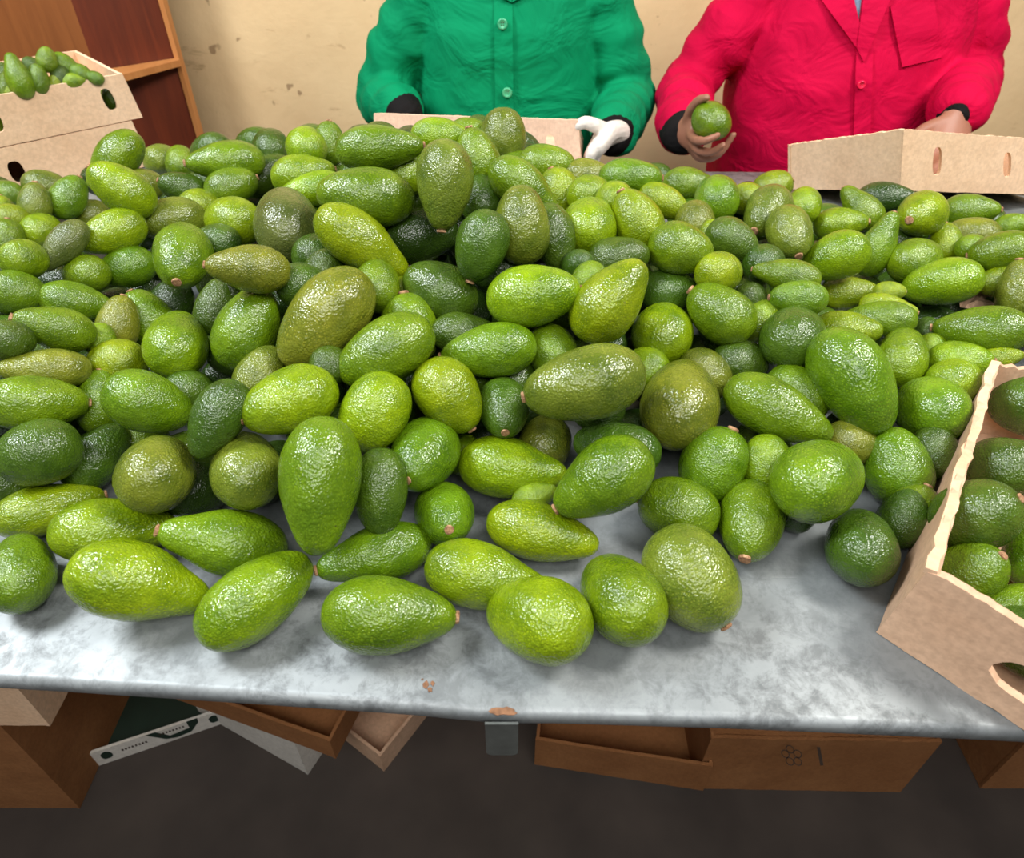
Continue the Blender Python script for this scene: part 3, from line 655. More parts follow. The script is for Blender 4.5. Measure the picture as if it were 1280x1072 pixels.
# centre (0.1 mm), stem direction (1/1000), width, length, shade, stem seen, label
HEAP = [
(-6846, 11594, 10807, -596, -560, -576, 688, 1256, 'g', 0, 'avocado nearest the stacked cartons, mid-green, stem end lower left'),
(-5519, 9293, 11236, -664, -94, 741, 654, 962, 'y', 1, 'yellow-green pear-shaped avocado, stem end upper left, just below the avocado nearest the stacked cartons'),
(-8897, 12532, 10003, 835, 511, -204, 597, 747, 'o', 1, 'olive green avocado, stem end right, just below left of the stacked cartons'),
(-7636, 10371, 10576, 122, 464, 877, 484, 649, 'o', 1, 'olive green avocado, stem end top, above left of grey pear-shaped avocado at far left'),
(-7340, 10780, 10495, 463, 591, 661, 572, 777, 'g', 1, 'mid-green avocado, stem end upper right, just below the stacked cartons'),
(-9362, 12108, 10008, -954, -278, 115, 487, 584, 'g', 0, 'mid-green round avocado, stem end left, above left of the grey pear-shaped avocado at far left'),
(-8272, 10376, 10414, 119, 479, 870, 445, 546, 'y', 1, 'small yellow-green avocado, stem end top, above left of the grey pear-shaped avocado at far left'),
(-7830, 9967, 10484, 590, 735, -333, 467, 560, 'y', 0, 'yellow-green avocado, stem end right, just above left of the grey pear-shaped avocado at far left'),
(-7435, 9969, 10279, -38, 973, -229, 565, 678, 'y', 0, 'yellow-green avocado, blunt end facing viewer, above left of grey pear-shaped avocado at far left'),
(-7708, 9531, 10331, 99, 501, 859, 537, 666, 'g', 1, 'mid-green avocado, stem end top, just left of the grey pear-shaped avocado at far left'),
(-5937, 8221, 10895, -492, -736, -466, 430, 838, 'b', 1, 'grey pear-shaped avocado at far left, greyish green, stem end lower left'),
(-6199, 7792, 10922, -45, 885, -463, 512, 615, 'y', 0, 'yellow-green avocado, blunt end facing viewer, just left of the grey pear-shaped avocado at far left'),
(-7224, 11057, 10039, 41, 912, -409, 577, 693, 'o', 0, 'olive green avocado, mostly hidden, just above right of the grey pear-shaped avocado at far left'),
(-5603, 8804, 10798, -747, -659, -87, 608, 956, 'y', 0, 'yellow-green pear-shaped avocado, stem end left, just right of the grey pear-shaped avocado at far left'),
(-5171, 9560, 10655, -854, -515, 72, 649, 1099, 'o', 1, 'olive green long avocado, stem end left, below right of the avocado nearest the stacked cartons'),
(-4174, 7794, 10959, 190, -967, -167, 713, 1013, 'g', 1, 'large mid-green avocado, stem facing viewer, above the shiny round avocado at left'),
(-5415, 8570, 10390, -838, -545, -28, 572, 756, 'g', 1, 'mid-green avocado, stem end left, right of the grey pear-shaped avocado at far left'),
(-5783, 8202, 10486, -926, 331, -182, 541, 649, 'g', 0, 'mid-green avocado, blunt end facing viewer, below right of grey pear-shaped avocado at far left'),
(-5293, 10574, 10730, -774, -336, 536, 518, 762, 'd', 1, 'dark green pear-shaped avocado, stem end left, right of the avocado nearest the stacked cartons'),
(-6423, 11533, 10401, 359, 867, -346, 571, 686, 'o', 0, 'olive green avocado, stem end right, just below right of the avocado nearest the stacked cartons'),
(-6986, 13475, 10138, 376, 872, -315, 647, 776, 'o', 0, 'olive green round avocado, stem end right, just right of the avocado nearest the stacked cartons'),
(-6519, 13235, 10187, -151, 823, 548, 577, 692, 'g', 0, 'mid-green round avocado, stem end top, right of the avocado nearest the stacked cartons'),
(-4706, 11074, 10995, -900, -421, 114, 669, 1239, 'g', 1, 'mid-green long avocado, stem end left, above left of the scarred dark round avocado'),
(-4545, 10667, 10724, 875, 448, 187, 627, 859, 'g', 1, 'mid-green avocado, stem end right, above left of the scarred dark round avocado'),
(-3916, 8940, 10909, -877, 473, -84, 702, 843, 'y', 0, 'large yellow-green round avocado, blunt end facing viewer, just left of the scarred dark round avocado'),
(-2891, 8162, 11239, -302, 925, 232, 835, 1186, 'b', 0, 'scarred dark round avocado, greyish green, blunt end facing viewer'),
(-4295, 12173, 10840, -224, 955, 193, 641, 769, 'd', 0, 'dark green round avocado, blunt end facing viewer, above the scarred dark round avocado'),
(-3133, 10392, 11457, -232, 973, 0, 617, 740, 'y', 0, 'yellow-green avocado, blunt end facing viewer, above left of the long avocado upper left of centre'),
(-2959, 11028, 11296, 84, 337, 938, 548, 697, 'g', 1, 'mid-green avocado, stem end top, above left of the long avocado upper left of centre'),
(-3086, 9857, 11234, 946, 319, 60, 609, 947, 'y', 1, 'yellow-green pear-shaped avocado, stem end right, just above the scarred dark round avocado'),
(-2862, 9440, 11176, -949, -311, -59, 500, 971, 'y', 1, 'yellow-green long avocado, stem end left, just above right of the scarred dark round avocado'),
(-4286, 11595, 10570, 828, 439, 349, 673, 1006, 'd', 0, 'dark green pear-shaped avocado, mostly hidden, just above left of the scarred dark round avocado'),
(-4929, 10203, 10580, 386, 847, -367, 583, 700, 'y', 0, 'yellow-green round avocado, mostly hidden, left of the scarred dark round avocado'),
(-2811, 6485, 11501, -930, -268, 250, 511, 865, 'o', 1, 'olive green long avocado, stem end left, just below left of the scarred dark round avocado'),
(-3957, 8392, 10850, -949, 283, -140, 531, 637, 'd', 0, 'dark green round avocado, mostly hidden, left of the scarred dark round avocado'),
(-2247, 7193, 11094, 501, 529, 685, 428, 531, 'd', 0, 'small dark green avocado, mostly hidden, just above the big leaning avocado left of centre'),
(-2396, 6784, 11128, 434, 783, -447, 512, 614, 'd', 0, 'dark green avocado, mostly hidden, just above left of the big leaning avocado left of centre'),
(-1684, 8685, 12032, 995, 87, 40, 580, 1131, 'g', 1, 'mid-green long avocado, stem end right, just above the long avocado upper left of centre'),
(-1760, 7863, 11724, -976, -153, 157, 707, 1171, 'g', 0, 'long avocado upper left of centre, mid-green, stem end left'),
(-1750, 7313, 11383, 792, -107, -601, 642, 1245, 'y', 0, 'yellow-green long avocado, stem end lower right, just below the long avocado upper left of centre'),
(-789, 7738, 11914, -64, -525, -849, 682, 1048, 'o', 1, 'rough upright avocado below the peak, olive green, stem end bottom'),
(-449, 8819, 11846, -257, 314, 914, 586, 789, 'g', 1, 'mid-green avocado, stem end top, just above left of the green worker carton'),
(-146, 10740, 11497, -32, 309, 950, 736, 873, 'o', 0, 'topmost avocado, olive green, stem end top'),
(-943, 9126, 12041, 995, 93, -30, 472, 795, 'y', 1, 'yellow-green long avocado, stem end right, just above left of the green worker carton'),
(-661, 10965, 11466, 998, 55, -18, 509, 711, 'g', 0, 'mid-green avocado, mostly hidden, just above left of the green worker carton'),
(507, 9968, 11347, 999, -45, 16, 589, 858, 'g', 1, 'mid-green pear-shaped avocado, stem end right, just below right of the topmost avocado'),
(152, 8235, 11681, 801, -237, -551, 583, 1011, 'g', 1, 'mid-green long avocado, stem end lower right, just above the upright pear-shaped avocado below the peak'),
(109, 7369, 11584, -39, 421, 906, 669, 915, 'o', 0, 'upright pear-shaped avocado below the peak, olive green, stem end top'),
(673, 9243, 11197, -367, 377, 850, 607, 733, 'y', 1, 'yellow-green avocado, stem end top, just above right of the upright pear-shaped avocado below the peak'),
(1113, 9818, 11216, 994, -98, 38, 537, 760, 'o', 1, 'olive green avocado, stem end right, above right of the upright pear-shaped avocado below the peak'),
(1705, 9564, 11299, 986, -153, 59, 548, 908, 'g', 1, 'mid-green long avocado, stem end right, left of the round avocado below the held one'),
(1065, 8914, 11302, 781, 577, -239, 564, 677, 'y', 0, 'yellow-green round avocado, blunt end facing viewer, right of the upright pear-shaped avocado below the peak'),
(1344, 8545, 11381, -176, 906, -384, 523, 627, 'y', 0, 'yellow-green round avocado, blunt end facing viewer, above the bright pear-shaped avocado above centre'),
(977, 8084, 11245, 151, 982, -113, 726, 1031, 'y', 0, 'large yellow-green avocado, blunt end facing viewer, right of the upright pear-shaped avocado below the peak'),
(1577, 8042, 11338, -494, 439, 750, 622, 832, 'y', 1, 'yellow-green avocado, stem end upper left, left of the round avocado below the held one'),
(514, 7611, 11282, 277, -579, -767, 550, 907, 'd', 1, 'dark green avocado, stem end bottom, below right of upright pear-shaped avocado below the peak'),
(-346, 6967, 11522, -322, -436, -841, 595, 825, 'd', 1, 'dark green avocado, stem end bottom, below left of upright pear-shaped avocado below the peak'),
(-1184, 8026, 11143, 977, 191, 97, 698, 1021, 'k', 0, 'nearly black-green avocado, mostly hidden, just below left of the rough upright avocado below the peak'),
(-381, 8371, 11465, -22, 935, 355, 581, 698, 'd', 0, 'dark green avocado, mostly hidden, just below right of the rough upright avocado below the peak'),
(772, 7144, 11174, 175, -710, 682, 408, 580, 'd', 0, 'small dark green avocado, mostly hidden, just above left of the bright pear-shaped avocado above centre'),
(1287, 7443, 11116, 973, -52, 223, 541, 765, 'd', 0, 'dark green avocado, mostly hidden, just above the bright pear-shaped avocado above centre'),
(-1378, 8877, 11627, 502, 846, 181, 562, 675, 'y', 0, 'yellow-green round avocado, mostly hidden, just left of the rough upright avocado below the peak'),
(104, 10330, 11096, 944, 108, 311, 642, 867, 'g', 0, 'mid-green avocado, mostly hidden, just right of the green worker carton'),
(2202, 9191, 11075, 870, -355, -343, 449, 876, 'y', 1, 'yellow-green avocado, stem end lower right, just left of the round avocado below the held one'),
(2057, 7568, 11184, 939, -320, -128, 640, 800, 'g', 1, 'mid-green avocado, stem end right, below left of the round avocado below the held one'),
(2926, 10950, 10649, 971, -224, 89, 589, 892, 'g', 1, 'mid-green avocado, stem end right, just above left of the round avocado below the held one'),
(2992, 9502, 11016, 201, 968, 153, 653, 783, 'g', 0, 'round avocado below the held one, mid-green, blunt end facing viewer'),
(3537, 9845, 10863, -333, 869, -365, 495, 594, 'y', 0, 'yellow-green avocado, blunt end facing viewer, just right of the round avocado below the held one'),
(4684, 11827, 10247, 875, -164, 455, 598, 720, 'y', 1, 'yellow-green round avocado, stem end right, just right of the round avocado below the held one'),
(4570, 10114, 10642, 212, 908, 361, 520, 624, 'y', 0, 'yellow-green round avocado, blunt end facing viewer, right of the round avocado below the held one'),
(3668, 9259, 10923, -562, -779, -279, 641, 911, 'o', 1, 'olive green avocado, stem facing viewer, just right of the round avocado below the held one'),
(3795, 8604, 10900, 77, -938, -338, 597, 847, 'o', 1, 'olive green avocado, stem end bottom, below right of the round avocado below the held one'),
(2852, 8098, 11040, 828, -453, -330, 534, 719, 'd', 1, 'dark green avocado, stem end lower right, just below the round avocado below the held one'),
(2531, 8808, 10966, 137, 925, 354, 550, 660, 'o', 0, 'olive green avocado, mostly hidden, just below left of the round avocado below the held one'),
(2678, 8380, 10860, -55, 456, 888, 419, 632, 'y', 0, 'small yellow-green pear-shaped avocado, mostly hidden, just below the round avocado below the held one'),
(5135, 9928, 10424, 901, -345, 263, 518, 797, 'y', 1, 'yellow-green pear-shaped avocado, stem end right, below left of the crimson worker carton corner'),
(5524, 10182, 10555, -595, 570, 566, 519, 906, 'g', 1, 'mid-green long avocado, stem end upper left, just left of the crimson worker carton corner'),
(6060, 9497, 10773, -713, -689, 132, 667, 947, 'y', 1, 'yellow-green avocado, stem facing viewer, just below right of the crimson worker carton corner'),
(7818, 10964, 10188, 837, -501, 220, 561, 866, 'g', 1, 'mid-green pear-shaped avocado, stem end right, just below left of the crimson worker carton'),
(4374, 8311, 10695, -839, 174, -515, 649, 884, 'y', 1, 'yellow-green avocado, stem end left, below left of the crimson worker carton corner'),
(5186, 8801, 10630, 288, 284, 914, 487, 950, 'g', 1, 'mid-green long avocado, stem end upper right, just below left of the crimson worker carton corner'),
(5634, 8568, 10495, 923, 384, 22, 639, 766, 'g', 0, 'mid-green avocado, blunt end facing viewer, just above left of the bright long avocado at right'),
(6476, 9317, 10383, -92, 493, 865, 497, 632, 'y', 1, 'yellow-green avocado, stem end top, just above the bright long avocado at right'),
(7367, 10033, 10194, -817, 573, -56, 554, 779, 'o', 1, 'olive green avocado, stem end left, just below the crimson worker carton'),
(8269, 10481, 10144, 795, -427, 432, 396, 545, 'y', 1, 'small yellow-green avocado, stem end right, just below right of the crimson worker carton'),
(6806, 8575, 10629, -882, 347, -318, 581, 829, 'g', 1, 'mid-green avocado, stem end left, just below the crimson worker carton'),
(6652, 8977, 10488, 955, 264, -133, 400, 480, 'y', 0, 'yellow-green avocado, blunt end facing viewer, just above right of the bright long avocado at right'),
(5742, 8002, 10476, -830, 351, -433, 625, 969, 'y', 1, 'bright long avocado at right, yellow-green, stem end left'),
(6719, 8274, 10350, 742, -254, 621, 392, 530, 'y', 1, 'small yellow-green avocado, stem end right, just right of the bright long avocado at right'),
(3237, 7848, 10828, 709, 623, -331, 514, 617, 'd', 0, 'dark green round avocado, mostly hidden, below right of the round avocado below the held one'),
(6074, 10570, 10568, 884, -432, 181, 545, 912, 'k', 0, 'nearly black-green long avocado, mostly hidden, just below left of the crimson worker carton corner'),
(3851, 9906, 10473, 943, -303, 139, 590, 824, 'k', 0, 'nearly black-green avocado, mostly hidden, just below right of the round avocado below the held one'),
(-6167, 7377, 10675, 792, 385, -474, 568, 636, 'g', 1, 'mid-green avocado, stem end right, above left of dark avocado with pale stem at far left'),
(-5588, 7530, 10447, 881, 260, -396, 523, 869, 'g', 1, 'mid-green avocado, stem end right, above right of dark avocado with pale stem at far left'),
(-5092, 6366, 10824, -692, -398, 603, 500, 826, 'g', 1, 'dark avocado with pale stem at far left, mid-green, stem end left'),
(-5331, 5978, 10922, 279, 793, -541, 433, 520, 'd', 0, 'dark green avocado, stem end right, left of dark avocado with pale stem at far left'),
(-5017, 5865, 10622, -825, -453, 338, 447, 871, 'o', 1, 'olive green avocado, stem end left, below dark avocado with pale stem at far left'),
(-4946, 5456, 10485, 820, 441, -365, 569, 944, 'g', 1, 'mid-green long avocado, stem end right, below the dark avocado with pale stem at far left'),
(-4835, 7042, 10436, 168, 615, 771, 494, 719, 'o', 1, 'olive green pear-shaped avocado, stem end top, left of the shiny round avocado at left'),
(-4708, 7450, 10241, -374, 320, 871, 642, 817, 'g', 1, 'mid-green avocado, stem end upper left, just above left of the shiny round avocado at left'),
(-3802, 6369, 10608, -259, 965, 41, 679, 965, 'y', 0, 'shiny round avocado at left, yellow-green, blunt end facing viewer'),
(-4578, 6365, 10335, -984, -49, -171, 563, 676, 'y', 0, 'yellow-green round avocado, stem end left, left of the shiny round avocado at left'),
(-4854, 6644, 10476, -151, 785, 600, 344, 413, 'y', 0, 'yellow-green avocado, mostly hidden, just right of the dark avocado with pale stem at far left'),
(-3759, 5420, 10522, 822, 108, -559, 628, 878, 'g', 1, 'mid-green avocado, stem end right, below left of the shiny round avocado at left'),
(-4620, 5892, 10143, -12, 631, 776, 490, 732, 'g', 1, 'mid-green pear-shaped avocado, stem end top, above left of the round avocado at lower left'),
(-3566, 5878, 10298, 293, 747, -597, 503, 604, 'd', 0, 'dark green round avocado, mostly hidden, just below the shiny round avocado at left'),
(-2797, 4886, 10765, -417, -720, -555, 505, 816, 'd', 0, 'dark green pear-shaped avocado, mostly hidden, above right of the round avocado at lower left'),
(-2949, 6367, 10809, 380, 625, 682, 678, 992, 'g', 1, 'mid-green pear-shaped avocado, stem end upper right, right of the shiny round avocado at left'),
(-3501, 6868, 10781, 187, 582, 792, 447, 689, 'd', 0, 'dark green avocado, mostly hidden, just above right of the shiny round avocado at left'),
(-2719, 5876, 10534, 450, 663, 598, 527, 698, 'o', 0, 'olive green avocado, mostly hidden, below left of the big leaning avocado left of centre'),
(-2008, 6183, 11061, -632, -552, -544, 785, 1298, 'o', 0, 'big leaning avocado left of centre, olive green, stem end lower left'),
(-2164, 5137, 10783, -824, -567, 8, 655, 959, 'y', 1, 'yellow-green pear-shaped avocado, stem end left, below left of the big leaning avocado left of centre'),
(-3428, 4674, 10275, -263, 892, -366, 706, 1002, 'o', 0, 'round avocado at lower left, olive green, blunt end facing viewer'),
(-2587, 4711, 10278, -406, 907, -113, 663, 941, 'o', 0, 'olive green avocado, blunt end facing viewer, left of the tall upright front avocado'),
(-4668, 4888, 10325, -776, -617, 129, 664, 744, 'd', 1, 'dark green round avocado, stem end left, left of the round avocado at lower left'),
(-4453, 5275, 9894, 499, 782, 373, 552, 822, 'd', 0, 'dark green pear-shaped avocado, mostly hidden, left of the round avocado at lower left'),
(-1900, 5698, 10799, -96, 933, -347, 421, 505, 'd', 0, 'small dark green round avocado, mostly hidden, just below the big leaning avocado left of centre'),
(-4633, 8000, 10171, 230, 892, 389, 557, 669, 'k', 0, 'nearly black-green round avocado, mostly hidden, just above the shiny round avocado at left'),
(-4195, 5707, 9751, 590, 594, -546, 472, 567, 'g', 0, 'mid-green round avocado, mostly hidden, just above left of the round avocado at lower left'),
(-2378, 7612, 11061, 811, 520, -269, 572, 686, 'd', 0, 'dark green round avocado, mostly hidden, just below right of the scarred dark round avocado'),
(-3289, 4866, 9811, 656, 516, -550, 584, 700, 'k', 0, 'nearly black-green round avocado, mostly hidden, just below right of the round avocado at lower left'),
(-5117, 4914, 9879, 332, 653, -681, 568, 682, 'd', 0, 'dark green round avocado, mostly hidden, left of the round avocado at lower left'),
(-1689, 4174, 10613, -11, -726, -687, 724, 1218, 'g', 0, 'tall upright front avocado, mid-green, stem end bottom'),
(-1555, 6836, 11081, -107, 939, 327, 541, 649, 'g', 0, 'mid-green round avocado, mostly hidden, just above right of the big leaning avocado left of centre'),
(-1352, 7123, 10868, -144, 976, -161, 359, 430, 'y', 0, 'small yellow-green round avocado, mostly hidden, right of the big leaning avocado left of centre'),
(-1176, 6514, 10705, -159, 523, 837, 668, 833, 'g', 1, 'mid-green avocado, stem end top, right of the big leaning avocado left of centre'),
(-1315, 5799, 10909, -858, -412, -308, 673, 1091, 'g', 0, 'mid-green avocado, stem end lower left, below right of the big leaning avocado left of centre'),
(-838, 6930, 10955, -860, 175, 479, 704, 926, 'd', 0, 'large dark green avocado, mostly hidden, below left of the upright pear-shaped avocado below the peak'),
(236, 6476, 11173, 980, -53, 191, 687, 1045, 'y', 1, 'yellow-green pear-shaped avocado, stem end right, below the upright pear-shaped avocado below the peak'),
(1065, 6350, 11187, 627, 321, 710, 697, 1063, 'y', 0, 'bright pear-shaped avocado above centre, yellow-green, stem end upper right'),
(1831, 6894, 10415, 254, 939, -232, 734, 1042, 'y', 0, 'speckled round avocado right of centre, yellow-green, blunt end facing viewer'),
(-253, 6037, 10741, -990, -108, -94, 608, 1056, 'g', 1, 'mid-green long avocado, stem end left, left of the big olive avocado at centre'),
(-532, 6433, 10711, 998, 57, -38, 471, 779, 'd', 0, 'dark green long avocado, mostly hidden, below left of the upright pear-shaped avocado below the peak'),
(453, 6258, 10585, -267, 892, 364, 558, 669, 'g', 0, 'mid-green round avocado, mostly hidden, just above left of the big olive avocado at centre'),
(708, 5234, 10914, -974, -166, -154, 734, 1222, 'o', 1, 'big olive avocado at centre, olive green, stem end left'),
(-657, 5508, 10547, 570, -474, -671, 664, 863, 'y', 1, 'yellow-green avocado, stem end lower right, above the small avocado with stem facing the viewer'),
(-86, 5555, 10337, 64, -998, 27, 559, 793, 'd', 1, 'dark green avocado, stem facing viewer, left of the big olive avocado at centre'),
(-1366, 5176, 10602, -478, -639, -603, 678, 842, 'y', 1, 'yellow-green avocado, stem end lower left, above right of the tall upright front avocado'),
(-889, 4977, 10209, -223, -944, 242, 685, 973, 'g', 1, 'mid-green avocado, stem facing viewer, above the small avocado with stem facing the viewer'),
(3, 5076, 9912, 981, -195, 2, 657, 1166, 'y', 1, 'yellow-green avocado, stem end right, above right of the small avocado with stem facing the viewer'),
(367, 5553, 9832, 245, 961, -130, 597, 716, 'o', 0, 'olive green round avocado, mostly hidden, below left of the big olive avocado at centre'),
(851, 4487, 10353, -844, -301, -445, 679, 1045, 'g', 1, 'mid-green pear-shaped avocado, stem end lower left, below the big olive avocado at centre'),
(1085, 5144, 10137, -973, 229, 25, 557, 917, 'd', 0, 'dark green pear-shaped avocado, mostly hidden, below right of the big olive avocado at centre'),
(-1239, 4426, 10261, 29, -727, -686, 528, 825, 'd', 0, 'dark green pear-shaped avocado, mostly hidden, right of the tall upright front avocado'),
(-521, 5459, 9737, -67, 900, -430, 456, 547, 'y', 0, 'small yellow-green round avocado, mostly hidden, just above the small avocado with stem facing the viewer'),
(231, 4722, 9866, 941, 227, 251, 302, 488, 'y', 0, 'small yellow-green pear-shaped avocado, mostly hidden, right of the small avocado with stem facing the viewer'),
(1539, 6302, 10277, -128, 794, -595, 556, 667, 'y', 0, 'yellow-green round avocado, mostly hidden, just above left of the round scarred avocado right of centre'),
(1964, 7438, 10658, 975, -192, 112, 565, 716, 'd', 0, 'dark green avocado, mostly hidden, just above the speckled round avocado right of centre'),
(871, 6790, 11201, 587, 747, 314, 385, 462, 'y', 0, 'small yellow-green round avocado, mostly hidden, just above left of the bright pear-shaped avocado above centre'),
(-114, 7341, 10985, 1000, 12, -7, 544, 836, 'k', 0, 'nearly black-green pear-shaped avocado, mostly hidden, just below the upright pear-shaped avocado below the peak'),
(1830, 5695, 10298, 293, 955, 45, 836, 1187, 'o', 0, 'round scarred avocado right of centre, olive green, blunt end facing viewer'),
(2487, 7297, 11002, 800, 526, -288, 522, 626, 'y', 0, 'yellow-green round avocado, blunt end facing viewer, below the round avocado below the held one'),
(2460, 6850, 10711, -760, 518, 392, 657, 885, 'g', 1, 'mid-green avocado, stem end upper left, right of the speckled round avocado right of centre'),
(2988, 7388, 10599, 609, 681, -406, 401, 481, 'd', 0, 'dark green avocado, blunt end facing viewer, right of the speckled round avocado right of centre'),
(3011, 7008, 10504, 634, 206, 745, 454, 600, 'y', 0, 'small yellow-green avocado, mostly hidden, above the long avocado pointing to lower right'),
(3363, 7405, 10912, -914, 406, -16, 421, 821, 'g', 1, 'mid-green avocado, stem end left, below right of the round avocado below the held one'),
(3399, 6999, 10827, -993, 118, -28, 436, 675, 'g', 1, 'small mid-green pear-shaped avocado, stem end left, above left of the big oval avocado at right'),
(3273, 6559, 10571, 558, 791, -251, 723, 1027, 'd', 0, 'dark green avocado, blunt end facing viewer, above left of the big oval avocado at right'),
(2691, 6493, 10241, 971, 194, -142, 573, 688, 'd', 0, 'dark green round avocado, mostly hidden, above left of the long avocado pointing to lower right'),
(4712, 8292, 10139, 894, -329, 305, 478, 755, 'y', 1, 'yellow-green pear-shaped avocado, stem end right, above the big oval avocado at right'),
(4925, 7744, 10488, 876, -416, 242, 270, 394, 'y', 1, 'small yellow-green pear-shaped avocado, stem end right, just left of the bright long avocado at right'),
(4844, 7512, 10378, 860, -504, 82, 356, 694, 'y', 1, 'small yellow-green long avocado, stem end right, below left of the bright long avocado at right'),
(4569, 7239, 10372, -882, 374, -286, 475, 927, 'g', 1, 'mid-green long avocado, stem end left, above the big oval avocado at right'),
(5376, 7330, 10113, -170, -954, -247, 334, 475, 'd', 1, 'small dark green avocado, stem end bottom, just below the bright long avocado at right'),
(5746, 6978, 10383, -824, 495, -277, 610, 1042, 'g', 1, 'mid-green long avocado, stem end left, below right of the bright long avocado at right'),
(6716, 7871, 10414, -65, 543, 837, 554, 839, 'o', 1, 'olive green pear-shaped avocado, stem end top, right of the bright long avocado at right'),
(3677, 5804, 10516, 412, -706, -576, 791, 1251, 'g', 0, 'big oval avocado at right, mid-green, stem end lower right'),
(4095, 6965, 10384, 898, -367, 243, 509, 795, 'y', 0, 'yellow-green pear-shaped avocado, mostly hidden, just above the big oval avocado at right'),
(4687, 6659, 10224, 415, 861, 295, 586, 832, 'g', 0, 'mid-green avocado, stem end top, just above right of the big oval avocado at right'),
(5280, 7008, 10044, -21, 588, 809, 386, 477, 'y', 0, 'small yellow-green avocado, mostly hidden, below the bright long avocado at right'),
(5360, 6594, 10179, 836, -443, 324, 523, 708, 'y', 1, 'yellow-green avocado, stem end right, below the bright long avocado at right'),
(5798, 6566, 10259, 794, -337, 505, 283, 483, 'y', 1, 'small yellow-green long avocado, stem end right, below right of the bright long avocado at right'),
(5111, 6205, 10175, 949, 249, -194, 565, 678, 'y', 0, 'yellow-green round avocado, blunt end facing viewer, right of the big oval avocado at right'),
(4639, 5805, 10115, 159, 848, -505, 736, 1045, 'g', 0, 'large mid-green avocado, blunt end facing viewer, right of the big oval avocado at right'),
(3182, 5947, 10204, 681, -644, -347, 612, 755, 'g', 0, 'mid-green avocado, mostly hidden, just above right of the long avocado pointing to lower right'),
(2782, 5455, 10383, 816, -554, -163, 619, 1180, 'g', 0, 'long avocado pointing to lower right, mid-green, stem end lower right'),
(2213, 6245, 10262, 726, -560, -399, 558, 661, 'o', 0, 'olive green avocado, mostly hidden, just above right of the round scarred avocado right of centre'),
(3632, 5387, 9986, 985, 128, -119, 501, 602, 'o', 0, 'olive green avocado, mostly hidden, just above right of the big round avocado by bare metal'),
(2933, 4572, 10284, 772, 601, -208, 765, 1086, 'g', 0, 'big round avocado by bare metal, mid-green, blunt end facing viewer'),
(2075, 5018, 10040, 460, 521, 719, 667, 803, 'g', 1, 'mid-green avocado, stem end upper right, below right of the round scarred avocado right of centre'),
(2590, 4956, 10090, 38, 693, 720, 506, 627, 'y', 0, 'yellow-green avocado, mostly hidden, just left of the big round avocado by bare metal'),
(4047, 5101, 9907, -83, 736, 672, 667, 857, 'g', 0, 'mid-green avocado, stem end top, right of the big round avocado by bare metal'),
(4486, 5256, 9972, 45, 670, 741, 483, 592, 'd', 0, 'dark green avocado, mostly hidden, above the torn front carton corner'),
(3995, 4577, 9789, 448, 473, 759, 495, 631, 'g', 1, 'mid-green avocado, stem end upper right, just above the torn front carton corner'),
(-4676, 4653, 9770, 796, 571, -204, 511, 997, 'y', 1, 'yellow-green long avocado, stem end right, left of the round avocado at lower left'),
(-4519, 3866, 9788, -477, 877, 50, 576, 818, 'g', 0, 'mid-green avocado, stem end top, below left of the round avocado at lower left'),
(-3825, 4311, 9848, 867, 362, -341, 621, 1108, 'y', 1, 'yellow-green long avocado, stem end right, below left of the round avocado at lower left'),
(-3273, 3654, 9921, 857, 57, -511, 672, 1197, 'y', 0, 'yellow-green long avocado, stem end right, below the round avocado at lower left'),
(-2698, 4125, 9896, -862, -160, 482, 634, 1174, 'g', 1, 'mid-green long avocado, stem end left, above left of the front pear-shaped avocado left of middle'),
(-2246, 3558, 9829, 736, 663, 137, 647, 1094, 'y', 0, 'front pear-shaped avocado left of middle, yellow-green, stem end upper right'),
(-1292, 4066, 9782, -921, -383, 73, 560, 1091, 'g', 1, 'mid-green avocado, stem end left, below left of the small avocado with stem facing the viewer'),
(-1051, 3388, 9835, 995, 26, -101, 662, 1156, 'g', 1, 'mid-green avocado, stem end right, below left of the small avocado with stem facing the viewer'),
(-664, 4506, 9837, 210, -843, 495, 603, 857, 'g', 1, 'small avocado with stem facing the viewer, mid-green, stem facing viewer'),
(-227, 3787, 9817, 972, -168, -165, 613, 1159, 'y', 0, 'yellow-green long avocado, stem end right, above left of the frontmost avocado'),
(295, 4326, 9789, 965, -254, -65, 575, 1122, 'y', 0, 'yellow-green long avocado, stem end right, above the frontmost avocado'),
(217, 3331, 9883, -763, 502, -406, 708, 1005, 'y', 0, 'frontmost avocado, yellow-green, stem end left'),
(949, 3554, 9863, -327, 883, -336, 687, 975, 'g', 0, 'mid-green avocado, blunt end facing viewer, left of the scarred avocado ending the front row'),
(1588, 3716, 9910, 521, -759, -391, 788, 973, 'o', 1, 'scarred avocado ending the front row, olive green, stem end lower right'),
(1662, 4587, 9824, -938, 347, 7, 648, 808, 'g', 1, 'mid-green avocado, stem end left, above the scarred avocado ending the front row'),
(2354, 4453, 9819, -345, -931, -117, 634, 901, 'g', 1, 'mid-green avocado, stem end bottom, below left of the big round avocado by bare metal'),
(3301, 4142, 9829, 344, 905, -249, 638, 905, 'd', 0, 'dark green avocado, blunt end facing viewer, left of the torn front carton corner'),
(2929, 4767, 9785, -213, -811, -545, 499, 709, 'k', 0, 'nearly black-green avocado, mostly hidden, just below left of the big round avocado by bare metal'),
(3905, 4520, 9781, 453, 478, 753, 487, 614, 'd', 0, 'dark green avocado, mostly hidden, just above left of the torn front carton corner'),
]
